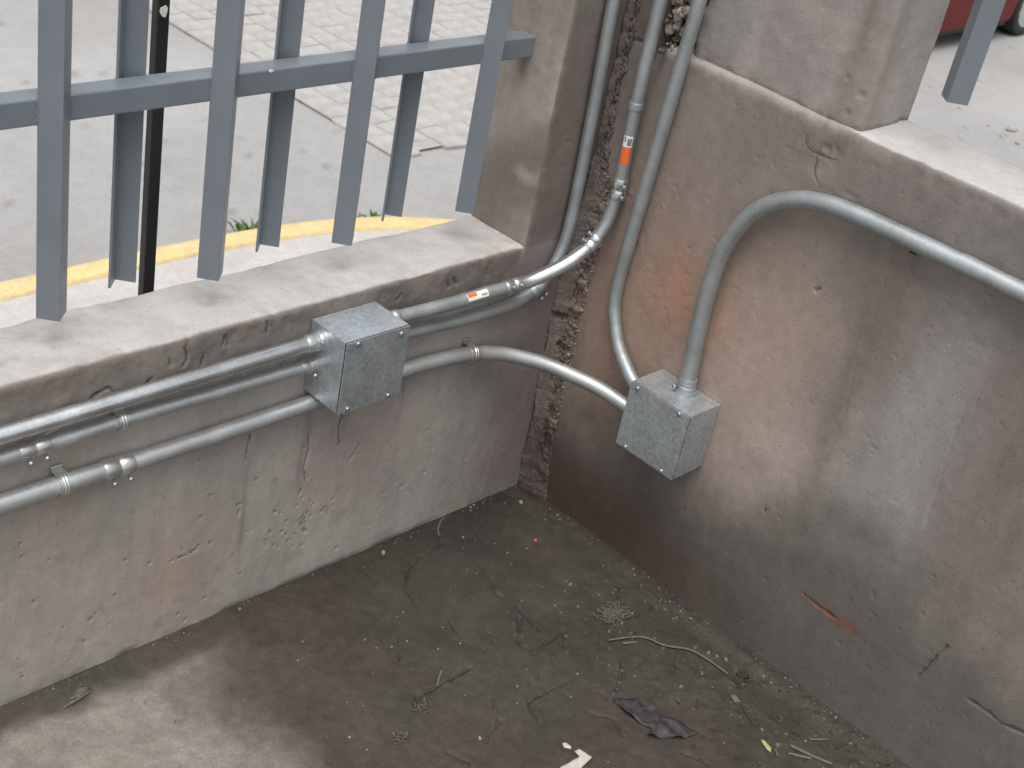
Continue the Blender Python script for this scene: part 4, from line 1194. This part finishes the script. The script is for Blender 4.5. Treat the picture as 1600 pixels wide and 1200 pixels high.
# ------------------------------------------------------------------ litter on the floor
def fz(x, y): return float(rel_floor(np.array([[x]]), np.array([[y]]))[0, 0])
def stick(name, pts, r, mat, label, cat, group=None, z=.003, flat=1.0):
    P_ = dense([(x, y, fz(x, y) + z) for x, y in pts], 6) if len(pts) > 2 else np.linspace([*pts[0], fz(*pts[0]) + z], [*pts[1], fz(*pts[1]) + z], 6)
    if len(P_) < 3: return
    rr = r * (1 + .15 * np.sin(np.arange(len(P_)) * 1.9)); rr[0] *= .5; rr[-1] *= .4
    T_, A_, B_ = frames(P_); n_ = 7; w = np.linspace(0, 2 * np.pi, n_, endpoint=False)
    V = P_[:, None] + rr[:, None, None] * (A_[:, None] * np.cos(w)[None, :, None] + B_[:, None] * np.sin(w)[None, :, None])
    F = [(i * n_ + k, i * n_ + (k + 1) % n_, (i + 1) * n_ + (k + 1) % n_, (i + 1) * n_ + k) for i in range(len(P_) - 1) for k in range(n_)]
    F += [tuple(range(n_))[::-1], tuple(range((len(P_) - 1) * n_, len(P_) * n_))]
    o = link(name, mesh_py(name, V.reshape(-1, 3), F), mat, None, True); tag(o, label, cat, group); return o
stick('twig', [(-.244, -.503), (-.195, -.523), (-.168, -.545), (-.154, -.582), (-.118, -.62), (-.106, -.662), (-.104, -.716)], .0021, M_straw, 'long pale curved straw lying on the floor near the right wall', 'straw', z=.005)
stick('twig', [(-.224, -.525), (-.210, -.532), (-.194, -.54)], .0022, M_straw, 'short pale straw lying right beside the long curved one', 'straw')
stick('twig', [(-.262, -.008), (-.275, -.012), (-.300, -.03), (-.308, -.045)], .0022, M_straw, 'short curled pale root where the long floor crack begins near the left wall', 'twig')
stick('twig', [(-.635, -.4), (-.615, -.384), (-.597, -.373)], .0024, M_straw, 'short pale stick in the middle of the floor touching a crack', 'stick')
stick('twig', [(-.545, -.395), (-.575, -.398), (-.606, -.402)], .0017, M_twig, 'thin dark twig lying next to the short pale stick mid floor', 'twig')
stick('twig', [(-1.235, -.062), (-1.205, -.058), (-1.175, -.052)], .0030, M_straw, 'pale stick lying near the foot of the left wall at the left edge', 'stick')
stick('twig', [(-.19, -.9), (-.206, -.919)], .002, M_straw, 'tiny upright splinter near the bottom edge left of the pale sticks', 'splinter')
stick('twig', [(-.160, -.915), (-.145, -.955), (-.127, -.996)], .0032, M_straw, 'pale broken stick at the bottom edge of the floor', 'stick')
stick('twig', [(-.180, -.925), (-.165, -.945), (-.150, -.962)], .0028, M_straw, 'second short broken stick beside the pale one at the bottom edge', 'stick')
stick('twig', [(-.110, -.928), (-.094, -.940), (-.077, -.95)], .0020, M_straw, 'short pale stick near the right wall above the broken sticks', 'stick')
stick('twig', [(-.313, -.437), (-.318, -.445), (-.342, -.468)], .0018, M_twig, 'small hooked black twig on the floor left of the straw clump', 'twig')
stick('twig', [(-.213, -.722), (-.236, -.741)], .0017, M_twig, 'short dark twig right of the dark plastic scrap', 'twig')
stick('twig', [(-.150, -.790), (-.165, -.815), (-.172, -.835)], .0017, M_twig, 'thin dark twig below the pale chip near the right wall', 'twig')
stick('twig', [(-.27, -.555), (-.285, -.588), (-.30, -.60)], .0016, M_twig, 'thin dark twig above the dark plastic scrap', 'twig')
stick('twig', [(-.30, -.03), (-.31, -.05), (-.33, -.055)], .0016, M_twig, 'thin dark twig beside the curled root near the left wall', 'twig')

def crumpled(name, outline, mat, label, cat, h=.012, z=.002, seed=1, thick=.0006):
    bm = bmesh.new()
    vs = [bm.verts.new((x, y, 0)) for x, y in outline]
    f = bm.faces.new(vs)
    bmesh.ops.triangulate(bm, faces=bm.faces[:])
    bmesh.ops.subdivide_edges(bm, edges=bm.edges[:], cuts=4, use_grid_fill=True)
    X_ = np.array([v.co.x for v in bm.verts]); Y_ = np.array([v.co.y for v in bm.verts])
    H_ = h * np.abs(fbm(X_, Y_, 0, 35, 3, seed)) * 1.6 + h * .25 * fbm(X_, Y_, 0, 110, 2, seed + 3)
    Zf = rel_floor(X_[None], Y_[None])[0]
    for v, hh, zf in zip(bm.verts, H_, Zf): v.co.z = zf + z + max(hh, 0)
    bmesh.ops.recalc_face_normals(bm, faces=bm.faces)
    me = bpy.data.meshes.new(name); bm.to_mesh(me); bm.free()
    o = link(name, me, mat, None, True); so = o.modifiers.new('thickness', 'SOLIDIFY'); so.thickness = thick
    tag(o, label, cat); return o
crumpled('plastic_scrap', [(-.364, -.622), (-.35, -.629), (-.327, -.656), (-.325, -.67), (-.314, -.687), (-.32, -.709), (-.295, -.747), (-.292, -.785), (-.323, -.778), (-.366, -.748), (-.384, -.73), (-.360, -.722), (-.369, -.7), (-.373, -.662)],
         M_plastic, 'crumpled dark plastic film scrap lying on the damp floor near the bottom', 'plastic scrap', .011, .001, 5)
crumpled('paper_scrap', [(-.531, -.674), (-.520, -.676), (-.514, -.704), (-.560, -.712), (-.590, -.700), (-.586, -.688), (-.548, -.689), (-.534, -.690)],
         plain('white_scrap', (.44, .42, .36), .6, 0, .1, 80), 'white angular scrap lying on the floor at the bottom edge', 'scrap', .002, .002, 8, .002)
crumpled('paper_scrap', [(-.535, -.646), (-.528, -.648), (-.526, -.662), (-.531, -.665), (-.539, -.656)],
         bpy.data.materials['white_scrap'], 'tiny white chip just above the angular white scrap', 'chip', .001, .002, 9, .002)
crumpled('leaf', [(-.196, -.870), (-.190, -.878), (-.196, -.896), (-.206, -.902), (-.208, -.892)],
         plain('yellow_leaf', (.34, .32, .15), .7, 0, .15, 80), 'small yellowish leaf on the floor near the bottom right sticks', 'leaf', .003, .002, 12, .0006)
crumpled('leaf', [(-1.215, -.048), (-1.19, -.036), (-1.172, -.040), (-1.18, -.052), (-1.20, -.058)], M_straw, 'dry leaf piece beside the pale stick at the left wall foot', 'leaf', .006, .001, 14)
crumpled('leaf', [(-.150, -.755), (-.138, -.762), (-.142, -.780), (-.156, -.776)], M_straw, 'small pale dry leaf chip near the right wall, below the end of the long straw', 'leaf', .005, .001, 15)

# straw clump
def tangle(x0, y0, rad, n_, seed, label, mat, name, r=.0009):
    rr = random.Random(seed); m = MB()
    for k in range(n_):
        x = x0 + rr.gauss(0, rad * .5); y = y0 + rr.gauss(0, rad * .35); a = rr.uniform(0, 3.14); L_ = rr.uniform(.4, 1.1) * rad * .7
        z0 = fz(x, y) + rr.uniform(.001, .009)
        p = Vector((x, y, z0)); q_ = p + Vector((math.cos(a) * L_, math.sin(a) * L_, rr.uniform(-.004, .007)))
        mid = (p + q_) / 2 + Vector((rr.gauss(0, .003), rr.gauss(0, .003), .002))
        m.cyl(p, mid, r, r, 5, False); m.cyl(mid, q_, r, r * .5, 5, False)
    o = m.build(name, mat); tag(o, label, 'straw clump'); return o
tangle(-.171, -.456, .034, 90, 3, 'small tangle of pale dry straw on the floor above the long straw', M_straw, 'straw_clump', .0011)
tangle(-.70, -.43, .014, 18, 5, 'tiny pale fibre bunch in the lower middle of the floor', M_straw, 'straw_clump', .0010)
tangle(-.785, -.465, .014, 18, 6, 'tiny grey fibre bunch at the bottom of the floor left of the middle', M_straw, 'straw_clump', .0010)
tangle(-.185, -.518, .014, 10, 7, 'few loose fibres between the straw clump and the long straw', M_straw, 'straw_clump', .0010)
tangle(-.09, -.745, .022, 22, 8, 'dark tangled root bits against the foot of the right wall', M_twig, 'root_clump', .0016)

def pebble(x, y, r, mat, label, group, seed):
    bm = bmesh.new(); stone_bm(bm, (0, 0, 0), r, seed); me = bpy.data.meshes.new('pebble'); bm.to_mesh(me); bm.free()
    me.materials.append(mat); me.polygons.foreach_set('use_smooth', [True] * len(me.polygons))
    o = bpy.data.objects.new('pebble', me); COL.objects.link(o); o.location = (x, y, fz(x, y) + r * .5); tag(o, label, 'pebble', group); return o
pebble(-.461, -.030, .0060, M_pebble, 'pale elongated pebble at the foot of the left wall below the left box', None, 1)
pebble(-.06, -.056, .0050, M_pebble, 'bright pebble in the dark corner where the walls meet', None, 2)
pebble(-.659, -.547, .0050, M_pebble, 'bright white pebble near the bottom middle of the floor', None, 3)
pebble(-.27, -.081, .0042, M_brickbit, 'orange ring shaped crumb left of the other orange one, near the corner', None, 4)
pebble(-.134, -.177, .0040, M_brickbit, 'orange crumb on the floor nearer to the right wall', None, 5)
small = [(-.165, -.005), (-.095, -.037), (-.189, -.791), (-.511, -.333), (-.509, -.278), (-.129, -.471), (-.637, -.266), (-.562, -.322), (-.244, -.735), (-.12, -.926), (-.256, -.518),
         (-.533, -.521), (-.806, -.335), (-.858, -.407), (-.668, -.22), (-.815, -.194), (-.5, -.488), (-.369, -.531), (-.60, -.27), (-.34, -.17), (-.33, -.19), (-.25, -.10), (-.55, -.20), (-.48, -.37), (-.43, -.57)]
for k, (x, y) in enumerate(small):
    pebble(x, y, rnd.uniform(.0016, .0028), M_pebble, 'small pale grit pebble lying loose on the damp floor', 'small pale pebbles on the floor', 20 + k)

# uncountable grit
def grit(name, n_, fn, mat, rmin, rmax, cols, label):
    pts = []
    while len(pts) < n_:
        x, y = fn()
        pts.append((x, y, fz(x, y) + .0006, rnd.uniform(rmin, rmax)))
    o = crumbs(name, pts, mat, None, colors=cols); o['label'] = label; return o
def f_right(): return (-abs(rnd.gauss(0, .17)) - .03, rnd.uniform(-1.15, -.30))
def f_all(): return (rnd.uniform(-1.2, -.03), rnd.uniform(-1.1, -.03))
def f_edge(): 
    return (rnd.uniform(-1.3, -.02), -abs(rnd.gauss(0, .012)) - .004) if rnd.random() < .5 else (-abs(rnd.gauss(0, .014)) - .006, rnd.uniform(-1.1, -.1))
grit('dark_soil_grit', 420, f_right, M_rubble, .0016, .0062, [(.07, .055, .045), (.05, .04, .035), (.06, .05, .042), (.12, .105, .085)], 'dark soil crumbs strewn along the foot of the right wall')
grit('fine_grit', 260, f_all, M_rubble, .0008, .0022, [(.14, .12, .10), (.10, .085, .07), (.05, .04, .035), (.24, .22, .19)], 'fine pale and dark grit spread over the whole floor')
grit('wall_foot_crumbs', 260, f_edge, M_rubble, .0010, .0032, [(.12, .10, .085), (.08, .065, .055), (.22, .19, .16)], 'small crumbs gathered along both wall feet')
# stones outside by the right street edge
for k, (x, y, r) in enumerate([(9.071, 2.798, .05), (8.819, 2.607, .035), (8.808, 2.75, .022), (8.95, 2.95, .02), (9.09, 3.303, .02), (9.35, 3.75, .02), (9.0, 2.60, .03)]):
    o = pebble(x, y, r, M_cob, 'small loose stone on the street beyond the right sill', 'loose stones on the street', 70 + k); o.location.z = G_STREET + r * .3
